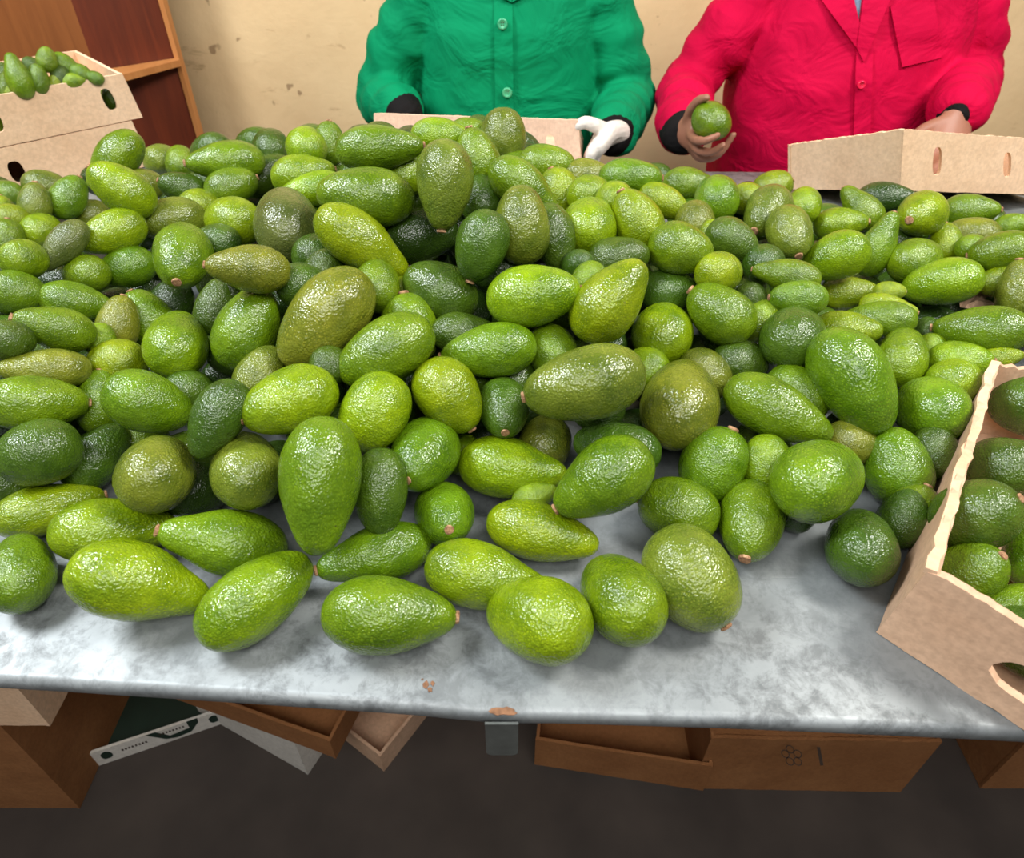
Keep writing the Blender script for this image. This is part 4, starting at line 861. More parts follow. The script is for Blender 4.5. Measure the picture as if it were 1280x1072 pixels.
BURIED = [
(-5926, 6128, 10290, 884, -350, -309, 583, 816),
(-5491, 5649, 10290, 519, 832, -194, 594, 831),
(-8415, 9509, 9795, 760, -650, 3, 591, 827),
(-8809, 10607, 10290, -693, 702, 161, 541, 757),
(-5817, 5747, 9789, 192, -981, -5, 578, 809),
(-6271, 6926, 10290, 965, 156, 211, 612, 857),
(-7855, 8937, 9782, -677, 735, 16, 563, 789),
(-9518, 11311, 9805, 903, -428, -42, 609, 853),
(5, 6226, 10290, 42, -963, -265, 615, 861),
(1327, 5699, 9791, -809, -588, 9, 581, 813),
(-8705, 10299, 9772, -215, 976, -47, 543, 760),
(5919, 8007, 9776, -710, 704, -4, 551, 772),
(-3245, 6649, 10290, 748, 604, -275, 556, 778),
(-5477, 12350, 10760, -943, 82, -322, 543, 761),
(-601, 7441, 10290, -706, -691, -159, 607, 849),
(-3572, 6932, 9773, -829, -560, 7, 546, 765),
(-4725, 12660, 10760, -959, 267, -89, 577, 808),
(-6787, 7941, 10290, -941, 231, -247, 543, 760),
(-10154, 12829, 9771, -314, -949, 26, 541, 757),
(6363, 8601, 9799, -328, 944, -31, 598, 838),
(1089, 6935, 10290, 564, -815, 135, 555, 776),
(871, 5741, 10290, -537, 843, 4, 594, 832),
(-2614, 5146, 9801, 453, 891, 12, 602, 843),
(-521, 6101, 9802, -868, 496, -23, 603, 844),
(-6302, 8300, 10290, 890, -405, 211, 568, 795),
(2810, 5503, 9781, 365, -930, -39, 563, 788),
(-9967, 11942, 9799, -793, 609, -10, 598, 837),
(2618, 7134, 10290, -282, -956, -84, 560, 784),
(-1363, 6064, 9777, 193, 981, 33, 555, 777),
(-1020, 6629, 9778, 857, 513, 45, 556, 779),
(-5474, 8990, 9787, -833, -552, -40, 573, 802),
(874, 6433, 10290, 965, 69, 251, 577, 808),
(-5790, 8438, 9783, -664, -747, -33, 565, 791),
(6906, 8153, 9795, 546, -838, -18, 590, 826),
(5814, 8999, 9770, -85, -996, 11, 541, 757),
(-2180, 5750, 10290, 924, 225, 310, 548, 767),
(614, 6915, 10760, -904, -427, 21, 560, 784),
(-1927, 5266, 10290, -919, -320, 228, 571, 799),
(2537, 7242, 9790, -651, 759, -13, 579, 811),
(214, 12324, 10760, 747, -587, -312, 580, 811),
(-5811, 10022, 10290, -521, 848, -94, 602, 843),
(2372, 6432, 9789, -588, -809, 0, 579, 811),
(5659, 11362, 9809, 962, -270, -37, 618, 865),
(-898, 6814, 10290, 740, -619, -263, 612, 857),
(1448, 7555, 9775, 652, 757, 49, 550, 770),
(-5157, 5739, 9783, 424, -906, -9, 565, 791),
(-6214, 6320, 9794, -936, -351, -35, 587, 822),
(-3542, 5329, 9805, 645, 764, 9, 610, 854),
(-7101, 7694, 9776, -1000, 22, -4, 552, 773),
(-610, 6107, 10290, 992, 54, -112, 552, 773),
(-9664, 12481, 9805, 995, -96, -7, 611, 855),
(1271, 7411, 10290, -958, 285, 21, 543, 760),
(-2635, 7141, 10760, -255, 966, -29, 564, 790),
(6658, 9007, 9810, -911, 412, -33, 619, 867),
(2894, 13581, 9771, -994, 102, 26, 542, 759),
(5090, 8869, 9810, -924, 383, 7, 619, 867),
(8622, 10746, 9785, 828, 560, 2, 570, 798),
(6040, 9634, 9790, 566, 824, 34, 580, 812),
(7142, 8840, 10290, -907, 262, -329, 604, 845),
(-7726, 9608, 9788, 792, 609, -46, 576, 806),
(-1508, 5392, 9785, 971, -238, -17, 571, 799),
(4232, 7977, 9782, -980, -198, 21, 564, 790),
(-47, 6837, 10290, -845, -530, 71, 595, 833),
(-1971, 9886, 11700, -906, 275, -322, 544, 761),
(3069, 7858, 10290, -837, -522, -163, 574, 804),
(322, 11766, 10760, 980, 5, -197, 596, 834),
(-1034, 9907, 9772, 165, -986, -6, 544, 762),
(-5271, 6907, 9806, 774, 633, -25, 612, 857),
(-566, 9156, 10290, 828, 550, 108, 580, 813),
(-2794, 12768, 10760, 244, 969, 22, 606, 848),
(-5367, 6412, 10290, -154, 984, 86, 546, 765),
(-3948, 8175, 10290, -919, 359, 162, 592, 829),
(1467, 7730, 10760, 793, -602, -94, 545, 763),
(1888, 6705, 9808, -871, -488, -49, 615, 861),
(264, 6160, 9801, -913, -408, -13, 602, 843),
(-1945, 7017, 10760, -985, 137, -104, 573, 802),
(-4337, 6826, 9794, 737, 676, 14, 587, 822),
(1805, 8163, 10290, 667, 678, 310, 552, 773),
(-5928, 13754, 10290, -40, 988, -152, 590, 827),
(1982, 5915, 9771, -920, -390, -48, 542, 759),
(-570, 8496, 10760, -148, -941, 306, 556, 778),
(-542, 11749, 11230, 327, -909, 258, 603, 845),
(-1905, 7089, 10290, -810, -556, 184, 575, 805),
(5803, 9553, 10290, 951, -218, 219, 611, 856),
(-869, 8969, 10760, 495, 856, 148, 586, 820),
(8494, 11451, 9791, 59, 997, -44, 581, 813),
(-6307, 8911, 9791, -859, 511, 30, 581, 813),
(3968, 5796, 9771, 960, -277, 37, 541, 758),
(-3352, 11261, 11230, -682, -729, 50, 575, 805),
(-1652, 11200, 11230, 446, -829, 339, 596, 835),
(4538, 12600, 9774, 311, 950, -36, 548, 768),
(-5459, 11960, 10290, 862, -438, 254, 598, 837),
(3402, 8478, 10290, -356, 934, -38, 587, 822),
(-1348, 9181, 11230, -500, 866, -20, 550, 770),
(-3019, 11620, 10760, 176, -932, -318, 581, 814),
(-2708, 10761, 10760, 734, 668, -123, 569, 796),
(84, 7444, 10290, 693, 689, 211, 561, 785),
(-4580, 12018, 9797, -976, 215, -43, 594, 832),
(-3226, 8596, 10760, 176, -975, -139, 550, 770),
(3923, 10214, 9803, -595, -804, -2, 605, 847),
(-1691, 6099, 10290, -781, -589, -209, 546, 765),
(-5579, 10945, 10290, -995, -97, -6, 567, 794),
(-5157, 8376, 9802, -868, 496, -35, 604, 846),
(2233, 8793, 10290, -530, -847, -49, 608, 851),
(-7424, 12000, 10290, 966, -201, -164, 552, 773),
(-8025, 10067, 9810, 497, 868, -3, 620, 868),
(5497, 8353, 9796, 911, 413, -1, 592, 829),
(-2251, 9884, 11230, 314, 949, 44, 556, 778),
(-4143, 7706, 9784, -937, -350, 6, 569, 796),
(-263, 7829, 10760, 738, -642, 205, 607, 849),
]
CORE = [
(-10643, 12382, 9800, 966, 260, 0, 602, 842),
(-12218, 8718, 9800, 549, -836, 0, 586, 821),
(497, 10587, 9800, -523, -852, 0, 590, 826),
(-7029, 6864, 9800, 102, -995, 0, 564, 790),
(10667, 8782, 9800, -799, 601, 0, 619, 866),
(-11101, 10472, 9800, -124, 992, 0, 607, 849),
(-10734, 7325, 9800, 50, -999, 0, 618, 865),
(-9932, 6412, 9800, 930, 367, 0, 566, 792),
(-7456, 6538, 9800, -476, 879, 0, 606, 849),
(11938, 8927, 9800, 668, -744, 0, 594, 832),
(-8246, 5434, 9800, 413, -911, 0, 615, 860),
(-6513, 5812, 9800, 931, -366, 0, 604, 846),
(-6318, 12531, 9800, -269, 963, 0, 596, 834),
(-3412, 9865, 9800, -648, 762, 0, 568, 795),
(4972, 9995, 9800, 976, 219, 0, 568, 796),
(-12447, 10544, 9800, -122, -992, 0, 589, 825),
(-3852, 11063, 9800, 689, -724, 0, 614, 860),
(9887, 7875, 9800, -406, 914, 0, 595, 833),
(-9459, 9063, 9800, 581, -814, 0, 610, 854),
(-8603, 8577, 9800, 224, 975, 0, 577, 807),
(-11779, 10469, 9800, -685, -729, 0, 587, 822),
(9250, 7494, 9800, -932, 363, 0, 565, 791),
(-8505, 7351, 9800, 635, 772, 0, 607, 850),
(-10763, 6147, 9800, -250, 968, 0, 592, 828),
(5950, 10572, 9800, 555, -832, 0, 591, 828),
(933, 9134, 9800, 985, 174, 0, 596, 835),
(1635, 9005, 9800, 915, 402, 0, 601, 842),
(8636, 8269, 9800, 703, 712, 0, 607, 850),
(-2528, 11063, 9800, 303, 953, 0, 561, 785),
(-12656, 11231, 9800, 419, 908, 0, 611, 855),
(-2483, 10156, 9800, 994, -109, 0, 590, 826),
(-1833, 8863, 9800, 40, 999, 0, 618, 866),
(-10008, 10417, 9800, 287, 958, 0, 587, 822),
(-11647, 9398, 9800, -936, 351, 0, 567, 794),
(-10841, 9781, 9800, -395, -919, 0, 589, 825),
(-2714, 7908, 9800, -921, -390, 0, 572, 800),
(7724, 9530, 9800, -923, -384, 0, 610, 854),
(-10877, 11613, 9800, 862, 507, 0, 614, 860),
(11902, 10587, 9800, -248, -969, 0, 591, 828),
(7859, 8269, 9800, 607, 795, 0, 585, 819),
(-11379, 8663, 9800, 842, -540, 0, 595, 833),
(-8190, 6779, 9800, 47, -999, 0, 570, 798),
(-5982, 11395, 9800, -992, 125, 0, 566, 792),
(-2750, 8695, 9800, 480, -877, 0, 618, 865),
(1034, 6961, 9800, -779, 627, 0, 580, 812),
(6018, 7292, 9800, -923, -384, 0, 617, 863),
(-8323, 8064, 9800, -835, -550, 0, 610, 854),
(-2965, 7313, 9800, 995, 97, 0, 585, 819),
(12656, 9270, 9800, 512, -859, 0, 603, 844),
(10505, 9560, 9800, -929, -370, 0, 594, 831),
(10361, 7063, 9800, 915, -403, 0, 590, 826),
(12559, 8468, 9800, -981, -192, 0, 592, 828),
(-9198, 7097, 9800, -393, 919, 0, 563, 788),
(12512, 10275, 9800, -820, 572, 0, 562, 787),
(10046, 8704, 9800, 552, -834, 0, 584, 817),
(12826, 10999, 9800, 282, 960, 0, 612, 856),
(-12470, 7214, 9800, 867, 499, 0, 583, 816),
(-11572, 7976, 9800, 967, 254, 0, 574, 804),
(3390, 9799, 9800, 988, -153, 0, 609, 852),
(-5250, 10907, 9800, 211, 978, 0, 615, 861),
(4919, 10866, 9800, 677, -736, 0, 617, 864),
(-12401, 7949, 9800, 923, 385, 0, 582, 815),
(3141, 8156, 9800, -164, 987, 0, 585, 819),
(-9104, 5840, 9800, -425, -905, 0, 574, 803),
(-243, 9776, 9800, -222, 975, 0, 582, 815),
(-10068, 8587, 9800, -993, 121, 0, 606, 849),
(-11611, 6491, 9800, 288, -958, 0, 590, 827),
(-3199, 10895, 9800, 399, 917, 0, 574, 803),
(12505, 7927, 9800, -959, -285, 0, 602, 842),
(-3668, 11788, 9800, -996, -89, 0, 579, 810),
(-12389, 9914, 9800, -764, 645, 0, 574, 803),
(11276, 7909, 9800, -804, -594, 0, 605, 846),
(-2063, 7421, 9800, 589, -808, 0, 609, 853),
(7520, 6997, 9800, 709, 705, 0, 590, 827),
(8620, 7279, 9800, 422, -907, 0, 579, 811),
(7496, 10608, 9800, 85, -996, 0, 563, 789),
(6571, 9946, 9800, -82, -997, 0, 560, 784),
(-9922, 7087, 9800, -929, -369, 0, 617, 864),
(-1150, 8960, 9800, 19, -1000, 0, 574, 803),
(11022, 11106, 9800, 953, -303, 0, 582, 815),
(9223, 10260, 9800, -101, -995, 0, 593, 830),
(-11133, 13358, 9800, -917, -400, 0, 566, 793),
(-12169, 12595, 9800, -992, -124, 0, 601, 842),
(-6805, 10736, 9800, -990, -142, 0, 576, 806),
(-12365, 11885, 9800, 947, 320, 0, 584, 818),
(-12490, 6129, 9800, -1000, 5, 0, 608, 851),
(-10480, 11085, 9800, -931, -364, 0, 581, 813),
(-12957, 9063, 9800, -893, -449, 0, 576, 807),
(-473, 10598, 9800, -188, 982, 0, 618, 865),
(8870, 9132, 9800, 330, 944, 0, 581, 813),
(11498, 7304, 9800, 849, -528, 0, 616, 862),
(-1128, 8384, 9800, -988, 157, 0, 566, 793),
(-11793, 11331, 9800, 941, 337, 0, 568, 795),
(7030, 9515, 9800, -545, 839, 0, 619, 866),
(2349, 11349, 9800, -21, -1000, 0, 606, 848),
(12070, 7417, 9800, -908, 419, 0, 586, 821),
(-3529, 6225, 9800, 957, 292, 0, 603, 844),
(1124, 9982, 9800, 962, 274, 0, 566, 792),
(-6015, 4997, 9800, -981, 193, 0, 611, 855),
(3189, 10790, 9800, -1000, -3, 0, 602, 842),
(4984, 11692, 9800, -799, 601, 0, 587, 822),
(10081, 10029, 9800, -966, -260, 0, 584, 817),
(12347, 6842, 9800, -672, -741, 0, 606, 849),
(3829, 7537, 9800, 571, -821, 0, 581, 814),
(-2249, 9264, 9800, -374, -927, 0, 603, 844),
(-10580, 13170, 9800, -108, 994, 0, 564, 790),
(9501, 9205, 9800, -222, 975, 0, 563, 788),
(-284, 11595, 9800, 743, -669, 0, 578, 810),
(5036, 7696, 9800, 911, 413, 0, 598, 838),
(2048, 8184, 9800, -161, 987, 0, 592, 828),
(-11378, 5531, 9800, -761, -648, 0, 563, 788),
(-7249, 5360, 9800, -999, 40, 0, 562, 786),
(-9441, 5217, 9800, -620, -784, 0, 596, 834),
(9558, 11026, 9800, -997, 73, 0, 609, 852),
(-11536, 11902, 9800, 996, -86, 0, 588, 824),
(-6711, 4861, 9800, 628, 778, 0, 607, 849),
(-5377, 9892, 9800, -959, 285, 0, 591, 828),
(2605, 10421, 9800, -761, -649, 0, 589, 824),
(2496, 8679, 9800, -920, -391, 0, 598, 837),
(-8956, 7885, 9800, -508, 862, 0, 583, 816),
(7688, 7550, 9800, -899, 438, 0, 603, 844),
(11466, 9518, 9800, 791, 611, 0, 601, 841),
(11171, 10323, 9800, -998, -69, 0, 589, 825),
(9668, 6960, 9800, 992, -125, 0, 560, 785),
(-2104, 5005, 9800, -11, 1000, 0, 603, 844),
(-6357, 8139, 9800, 863, 505, 0, 603, 845),
(-4247, 8344, 9800, -590, 808, 0, 560, 785),
(-2865, 6713, 9800, 142, 990, 0, 577, 808),
(-11305, 12694, 9800, 319, -948, 0, 590, 825),
(-4608, 9894, 9800, -841, -540, 0, 599, 838),
(-10525, 9200, 9800, -598, -801, 0, 577, 807),
(-6750, 11621, 9800, -607, 795, 0, 604, 846),
(-8301, 10876, 9800, 956, 294, 0, 586, 821),
(8494, 6627, 9800, -734, 679, 0, 608, 851),
(4068, 6712, 9800, 999, -48, 0, 574, 803),
(-7659, 7420, 9800, 512, 859, 0, 618, 865),
(4056, 11430, 9800, -731, 682, 0, 583, 817),
(-9904, 7824, 9800, 384, -923, 0, 564, 789),
(-9599, 9924, 9800, 599, 801, 0, 567, 794),
(-1434, 7813, 9800, -604, -797, 0, 606, 848),
(-10473, 8110, 9800, 920, -391, 0, 565, 791),
(-2686, 9616, 9800, 935, 355, 0, 569, 797),
(6959, 6799, 9800, 118, 993, 0, 565, 791),
(10599, 7621, 9800, 717, -697, 0, 603, 845),
(-7557, 5843, 9800, 805, -593, 0, 616, 862),
(12312, 11267, 9800, 337, 941, 0, 565, 791),
(-5107, 7494, 9800, 947, 322, 0, 616, 863),
(-8740, 4988, 9800, 570, 822, 0, 589, 824),
(1857, 10117, 9800, 591, -806, 0, 570, 798),
(-7416, 10360, 9800, 98, -995, 0, 607, 850),
(28, 8789, 9800, -843, 537, 0, 570, 798),
(-8507, 6305, 9800, -60, 998, 0, 566, 793),
(-6100, 4437, 9800, 754, 657, 0, 564, 790),
(317, 11209, 9800, 467, -884, 0, 600, 840),
(-7442, 4887, 9800, -702, 713, 0, 567, 794),
(10088, 10676, 9800, 612, 791, 0, 597, 836),
(-10498, 5426, 9800, 698, -716, 0, 584, 818),
(11894, 8019, 9800, -253, 967, 0, 574, 804),
(-1354, 11111, 9800, -206, -978, 0, 618, 865),
(-9212, 6462, 9800, 994, 112, 0, 585, 819),
(-4132, 12521, 9800, 968, 251, 0, 582, 815),
(-12954, 10083, 9800, 231, -973, 0, 563, 789),
(-4825, 11436, 9800, -922, -388, 0, 573, 802),
(-12923, 6550, 9800, -944, -331, 0, 566, 793),
(-2792, 11689, 9800, -589, 808, 0, 585, 818),
(-12814, 12645, 9800, 10, -1000, 0, 619, 866),
(-9664, 5948, 9800, 182, 983, 0, 598, 837),
(3263, 11467, 9800, -92, 996, 0, 571, 799),
(-11784, 7406, 9800, -878, 479, 0, 619, 867),
(4265, 9024, 9800, -142, -990, 0, 579, 810),
(-11072, 6744, 9800, 146, 989, 0, 610, 853),
(-11749, 13229, 9800, 111, 994, 0, 603, 844),
(8102, 10135, 9800, -942, -336, 0, 601, 842),
(-417, 7326, 9800, -970, -243, 0, 565, 791),
(-9298, 8380, 9800, 739, 673, 0, 610, 854),
(11366, 6700, 9800, -978, -208, 0, 606, 849),
(1240, 8279, 9800, 178, -984, 0, 590, 826),
(-12796, 8413, 9800, 169, -986, 0, 593, 830),
(-5736, 7900, 9800, -992, -124, 0, 616, 862),
(9304, 8157, 9800, 315, 949, 0, 620, 868),
(-8790, 9181, 9800, 875, -483, 0, 587, 822),
(-5880, 13379, 9800, 573, -819, 0, 599, 838),
(-3843, 10341, 9800, 776, -631, 0, 616, 862),
(-9213, 10437, 9800, 933, 359, 0, 562, 787),
(4095, 9688, 9800, 465, 885, 0, 575, 805),
(7343, 11263, 9800, 962, 274, 0, 572, 801),
(11464, 8638, 9800, 998, 59, 0, 593, 830),
(-4089, 9559, 9800, 616, 788, 0, 591, 828),
(-4991, 6412, 9800, -999, 32, 0, 573, 802),
(12058, 9780, 9800, -808, 589, 0, 585, 819),
(-11764, 5908, 9800, 960, 280, 0, 613, 859),
(1227, 10545, 9800, -870, 493, 0, 593, 830),
(8235, 8851, 9800, -232, 973, 0, 583, 816),
(4047, 12067, 9800, -597, -803, 0, 594, 831),
(-3226, 9165, 9800, -209, -978, 0, 606, 848),
(-11208, 11083, 9800, 847, -532, 0, 566, 793),
(8690, 9891, 9800, 410, 912, 0, 583, 816),
(-4847, 10351, 9800, -852, -524, 0, 580, 811),
(10631, 10520, 9800, -117, -993, 0, 614, 860),
(-2544, 6190, 9800, -961, -278, 0, 574, 804),
(-8697, 11889, 9800, 149, -989, 0, 582, 815),
(-3632, 8182, 9800, -944, 330, 0, 575, 805),
(-5910, 11918, 9800, -873, -488, 0, 585, 819),
(-11431, 9950, 9800, 594, -804, 0, 600, 840),
(-6078, 9623, 9800, 480, 877, 0, 576, 806),
(-9264, 8075, 10260, 993, 85, -79, 600, 840),
(-4741, 12628, 10260, -787, -556, 268, 585, 818),
(-4138, 12160, 10260, 203, -973, 108, 576, 806),
(50, 10340, 10260, -588, -761, -274, 571, 799),
(-2973, 9744, 10260, 18, -973, -231, 574, 804),
(-7774, 8188, 10260, -230, 973, 11, 601, 841),
(-2790, 9046, 10260, 755, -652, -67, 610, 854),
(-8301, 9060, 10260, 30, 993, -114, 611, 855),
(-4932, 9210, 10260, 648, 715, -264, 611, 856),
(9268, 8729, 10260, 979, 190, 68, 580, 812),
(-3802, 10718, 10260, -913, -351, -207, 569, 796),
(2550, 9672, 10260, 988, 122, 98, 569, 797),
(8938, 8117, 10260, 682, 686, -254, 578, 809),
(-1150, 8101, 10260, -933, -232, -275, 601, 841),
(8379, 9669, 10260, -811, -584, 23, 564, 789),
(8583, 9056, 10260, -230, -972, -43, 618, 865),
(9383, 9556, 10260, 533, -842, 81, 599, 839),
(-8609, 7802, 10260, -302, -916, -265, 607, 849),
(-2259, 8671, 10260, 668, 719, -190, 614, 860),
(-9619, 10213, 10260, -457, 888, 55, 596, 834),
(-3552, 9991, 10260, -454, -869, 198, 599, 838),
(8278, 7499, 10260, -483, 849, 213, 593, 830),
(3569, 10764, 10260, -855, 513, -75, 612, 857),
(8186, 8148, 10260, 857, -454, -243, 605, 846),
(7335, 7076, 10260, 627, 779, -29, 563, 788),
(-4884, 10866, 10260, 977, -173, -127, 562, 787),
(625, 8142, 10260, 277, -945, 173, 608, 851),
(-3114, 11564, 10260, 985, -75, -157, 609, 852),
(-3310, 7580, 10260, -534, 845, -9, 586, 820),
(-750, 11270, 10260, 869, -490, 72, 574, 804),
(795, 9794, 10260, 854, 430, -292, 593, 830),
(-8589, 9881, 10260, 626, -780, 16, 617, 864),
(-2628, 10442, 10260, 481, -872, -93, 595, 833),
(-9719, 9484, 10260, -741, -663, 107, 609, 852),
(2288, 7868, 10260, -996, -87, -34, 610, 854),
(-2186, 7919, 10260, -787, -556, -266, 602, 843),
(9889, 8967, 10260, -201, -962, -184, 599, 838),
(9675, 10283, 10260, 909, -410, 69, 570, 798),
(2103, 10060, 10260, 762, 637, -112, 588, 823),
(-9557, 10809, 10260, 323, -938, -126, 585, 819),
(-119, 10995, 10260, -713, 678, -177, 613, 858),
(2456, 11135, 10260, 790, 586, 181, 583, 816),
(-2446, 6774, 10260, -655, 712, -254, 611, 856),
(-10211, 10097, 10260, 954, -297, 41, 592, 829),
(-7021, 7344, 10260, -715, 652, 253, 600, 840),
(-10386, 9492, 10260, 226, -942, 247, 595, 834),
(3463, 9160, 10260, -342, -894, 290, 563, 788),
(2970, 10528, 10260, -969, 160, 189, 613, 859),
(6298, 11129, 10260, 967, 245, 71, 565, 791),
(3992, 8662, 10260, -11, 978, 209, 601, 841),
(-3603, 8787, 10260, -623, -773, -120, 605, 847),
(121, 9602, 10260, 599, -799, -57, 600, 840),
(-4244, 9246, 10260, 330, 929, -168, 583, 816),
(8916, 10630, 10260, 548, 834, 72, 562, 787),
(3507, 7201, 10260, -787, -611, 90, 563, 788),
(6752, 10333, 10260, -592, -766, 252, 576, 807),
(-9250, 8868, 10260, -294, -946, -136, 563, 788),
(1103, 8959, 10260, -978, 116, -176, 612, 857),
(-2501, 11254, 10260, 593, -796, -120, 574, 803),
(-2235, 9759, 10260, -785, 620, -2, 615, 861),
(805, 10544, 10260, -963, -190, 192, 594, 832),
(-181, 8749, 10260, -914, -394, -98, 571, 799),
(9267, 11156, 10260, -592, 800, 98, 571, 800),
(2805, 9178, 10260, -922, 345, -177, 602, 842),
(7381, 7773, 10260, -513, -850, -122, 575, 805),
(6728, 6863, 10260, 202, 972, 122, 607, 850),
(-3658, 12391, 10260, 49, -997, 53, 563, 788),
(-8773, 8532, 10260, 564, 824, -48, 578, 809),
(7909, 8913, 10260, -616, -737, -278, 600, 840),
(-1247, 9738, 10260, -679, -726, 108, 566, 793),
(6166, 8464, 10260, 755, -624, 202, 565, 791),
(-8131, 7593, 10260, 422, 906, 0, 619, 867),
(9024, 7554, 10260, -926, -369, -75, 597, 836),
(-4435, 10324, 10260, -952, -302, 59, 576, 806),
(7835, 7027, 10260, -267, 964, -2, 576, 806),
(4360, 9753, 10260, -182, 959, 218, 567, 794),
(3047, 11305, 10260, -216, -971, -99, 590, 826),
(-1215, 7387, 10260, 913, 320, 254, 564, 790),
(1157, 8078, 10260, -203, -955, -217, 592, 829),
(-19, 8098, 10260, 288, 919, 268, 608, 851),
(-2958, 8340, 10260, 823, -557, 107, 595, 833),
(9976, 9704, 10260, 407, -886, 221, 572, 800),
(-3756, 11373, 10260, -524, 839, 146, 563, 789),
(4576, 10856, 10260, 837, 512, -192, 574, 804),
(1455, 10343, 10260, 523, 844, -122, 569, 796),
(273, 11069, 10720, -47, -964, 261, 616, 862),
(-1055, 10643, 10720, -26, 999, -45, 574, 803),
(-458, 11106, 10720, -980, -116, -164, 581, 813),
(1560, 10177, 10720, -275, 941, -196, 570, 799),
(136, 9137, 10720, 78, -983, 167, 574, 803),
(-325, 9463, 10720, -245, -962, 120, 566, 792),
(-1684, 7500, 10720, -975, 221, -6, 577, 807),
(-3115, 9416, 10720, -931, -361, -49, 597, 836),
(-1902, 8517, 10720, -894, -410, -179, 574, 804),
(-1985, 9117, 10720, -15, -972, -236, 578, 809),
(-2599, 8482, 10720, 14, -999, -44, 573, 802),
(-2639, 10010, 10720, -961, 269, 56, 589, 825),
(-3442, 7895, 10720, 547, -796, 260, 596, 834),
(561, 10209, 10720, 988, -81, -129, 573, 802),
(-1025, 11331, 10720, -654, -745, -134, 561, 786),
(-461, 10147, 10720, -908, -368, 200, 590, 826),
(1163, 9325, 10720, -496, -837, 232, 563, 789),
(-3444, 11174, 10720, -988, -149, 46, 582, 814),
(1872, 9644, 10720, -978, 114, -177, 567, 793),
(996, 8674, 10720, 816, -560, -145, 566, 793),
(-2373, 11434, 10720, -530, 798, -288, 579, 810),
(3234, 10194, 10720, 791, 571, -221, 603, 844),
(-5021, 11633, 10720, -984, -8, -179, 563, 788),
(-3436, 10377, 10720, 517, -849, 109, 604, 846),
(3031, 8675, 10720, 237, -970, 63, 578, 809),
(-2195, 8689, 11180, 56, -971, -233, 599, 838),
(-1915, 8061, 11180, 716, 693, -86, 561, 786),
(-854, 10256, 11180, 82, 992, -92, 566, 792),
(89, 8323, 11180, -201, -946, 254, 565, 792),
(-309, 9070, 11180, 739, -618, 267, 567, 793),
(-1185, 9770, 11180, -590, 780, 208, 587, 822),
(-648, 9504, 11640, -533, 833, -150, 575, 805),
(-1540, 9386, 11640, -219, -941, 257, 594, 832),
]

# ---------------------------------------------------------------- avocados
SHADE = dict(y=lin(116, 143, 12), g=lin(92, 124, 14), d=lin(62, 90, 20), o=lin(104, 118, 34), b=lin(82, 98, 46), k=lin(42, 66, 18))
def avo_mesh(k, neck, seed, nu=26, nv=20):
    """unit avocado: width 1, length 1 along Z, stem end up; k egg taper, neck pear waist"""
    r = random.Random(seed); b = bmesh.new(); prof = []
    for j in range(nv + 1):
        a = math.pi * j / nv; z = -0.5 * math.cos(a); t = z + 0.5
        q = 0.5 * math.sin(a) ** 0.86 * (1 - k * max(0, t - 0.28) ** 1.15) * (1 - neck * math.exp(-((t - 0.80) / 0.16) ** 2))
        prof.append((z, q))
    mx = max(q for z, q in prof); prof = [(z, q * 0.5 / mx) for z, q in prof]
    ph = r.uniform(0, 6.28); bend = r.uniform(0.0, 0.05); rings = []
    for z, q in prof[1:-1]:
        row = []
        for i in range(nu):
            a = 2 * math.pi * i / nu; d = Vector((math.cos(a), math.sin(a), z * 1.6)); w = 1 + 0.035 * mnoise.noise(d * 1.4 + Vector((seed, 0, 0))) + 0.012 * mnoise.noise(d * 4 + Vector((0, seed, 0)))
            row.append(b.verts.new((q * w * math.cos(a) + bend * math.cos(ph) * (z * z * 2), q * w * math.sin(a) + bend * math.sin(ph) * (z * z * 2), z)))
        rings.append(row)
    lo = b.verts.new((bend * math.cos(ph) * 0.5, bend * math.sin(ph) * 0.5, -0.495)); hi = b.verts.new((bend * math.cos(ph) * 0.5, bend * math.sin(ph) * 0.5, 0.488))
    for r0, r1 in zip(rings, rings[1:]):
        for i in range(nu): b.faces.new((r0[i], r0[(i + 1) % nu], r1[(i + 1) % nu], r1[i]))
    for i in range(nu): b.faces.new((lo, rings[0][(i + 1) % nu], rings[0][i])); b.faces.new((hi, rings[-1][i], rings[-1][(i + 1) % nu]))
    me = bpy.data.meshes.new('avocado'); b.to_mesh(me); b.free()
    for p in me.polygons: p.use_smooth = True
    me.materials.append(M['skin']); return me, (bend * math.cos(ph) * 0.5, bend * math.sin(ph) * 0.5)
def stem_mesh(seed):
    r = random.Random(seed); b = bmesh.new(); n = 10; rg = []
    for rad, h in ((0.0050, -0.004), (0.0046, 0.0008), (0.0050, 0.0022), (0.0046, 0.0036), (0.0030, 0.0040)):
        rg.append([b.verts.new((rad * (1 + r.uniform(-0.1, 0.1)) * math.cos(2 * math.pi * i / n), rad * (1 + r.uniform(-0.1, 0.1)) * math.sin(2 * math.pi * i / n), h)) for i in range(n)])
    for a, c in zip(rg, rg[1:]):
        for i in range(n): b.faces.new((a[i], a[(i + 1) % n], c[(i + 1) % n], c[i]))
    b.faces.new(rg[-1]); me = bpy.data.meshes.new('stem'); b.to_mesh(me); b.free(); me.materials.append(M['stem']); return me
VAR = {}
for cls, (k, neck) in enumerate(((0.08, 0.0), (0.30, 0.0), (0.48, 0.05), (0.46, 0.14))):
    for s_ in range(3): VAR[(cls, s_)] = avo_mesh(k, neck, cls * 10 + s_ + 1)
STEMS = [stem_mesh(i) for i in range(3)]
count = 0
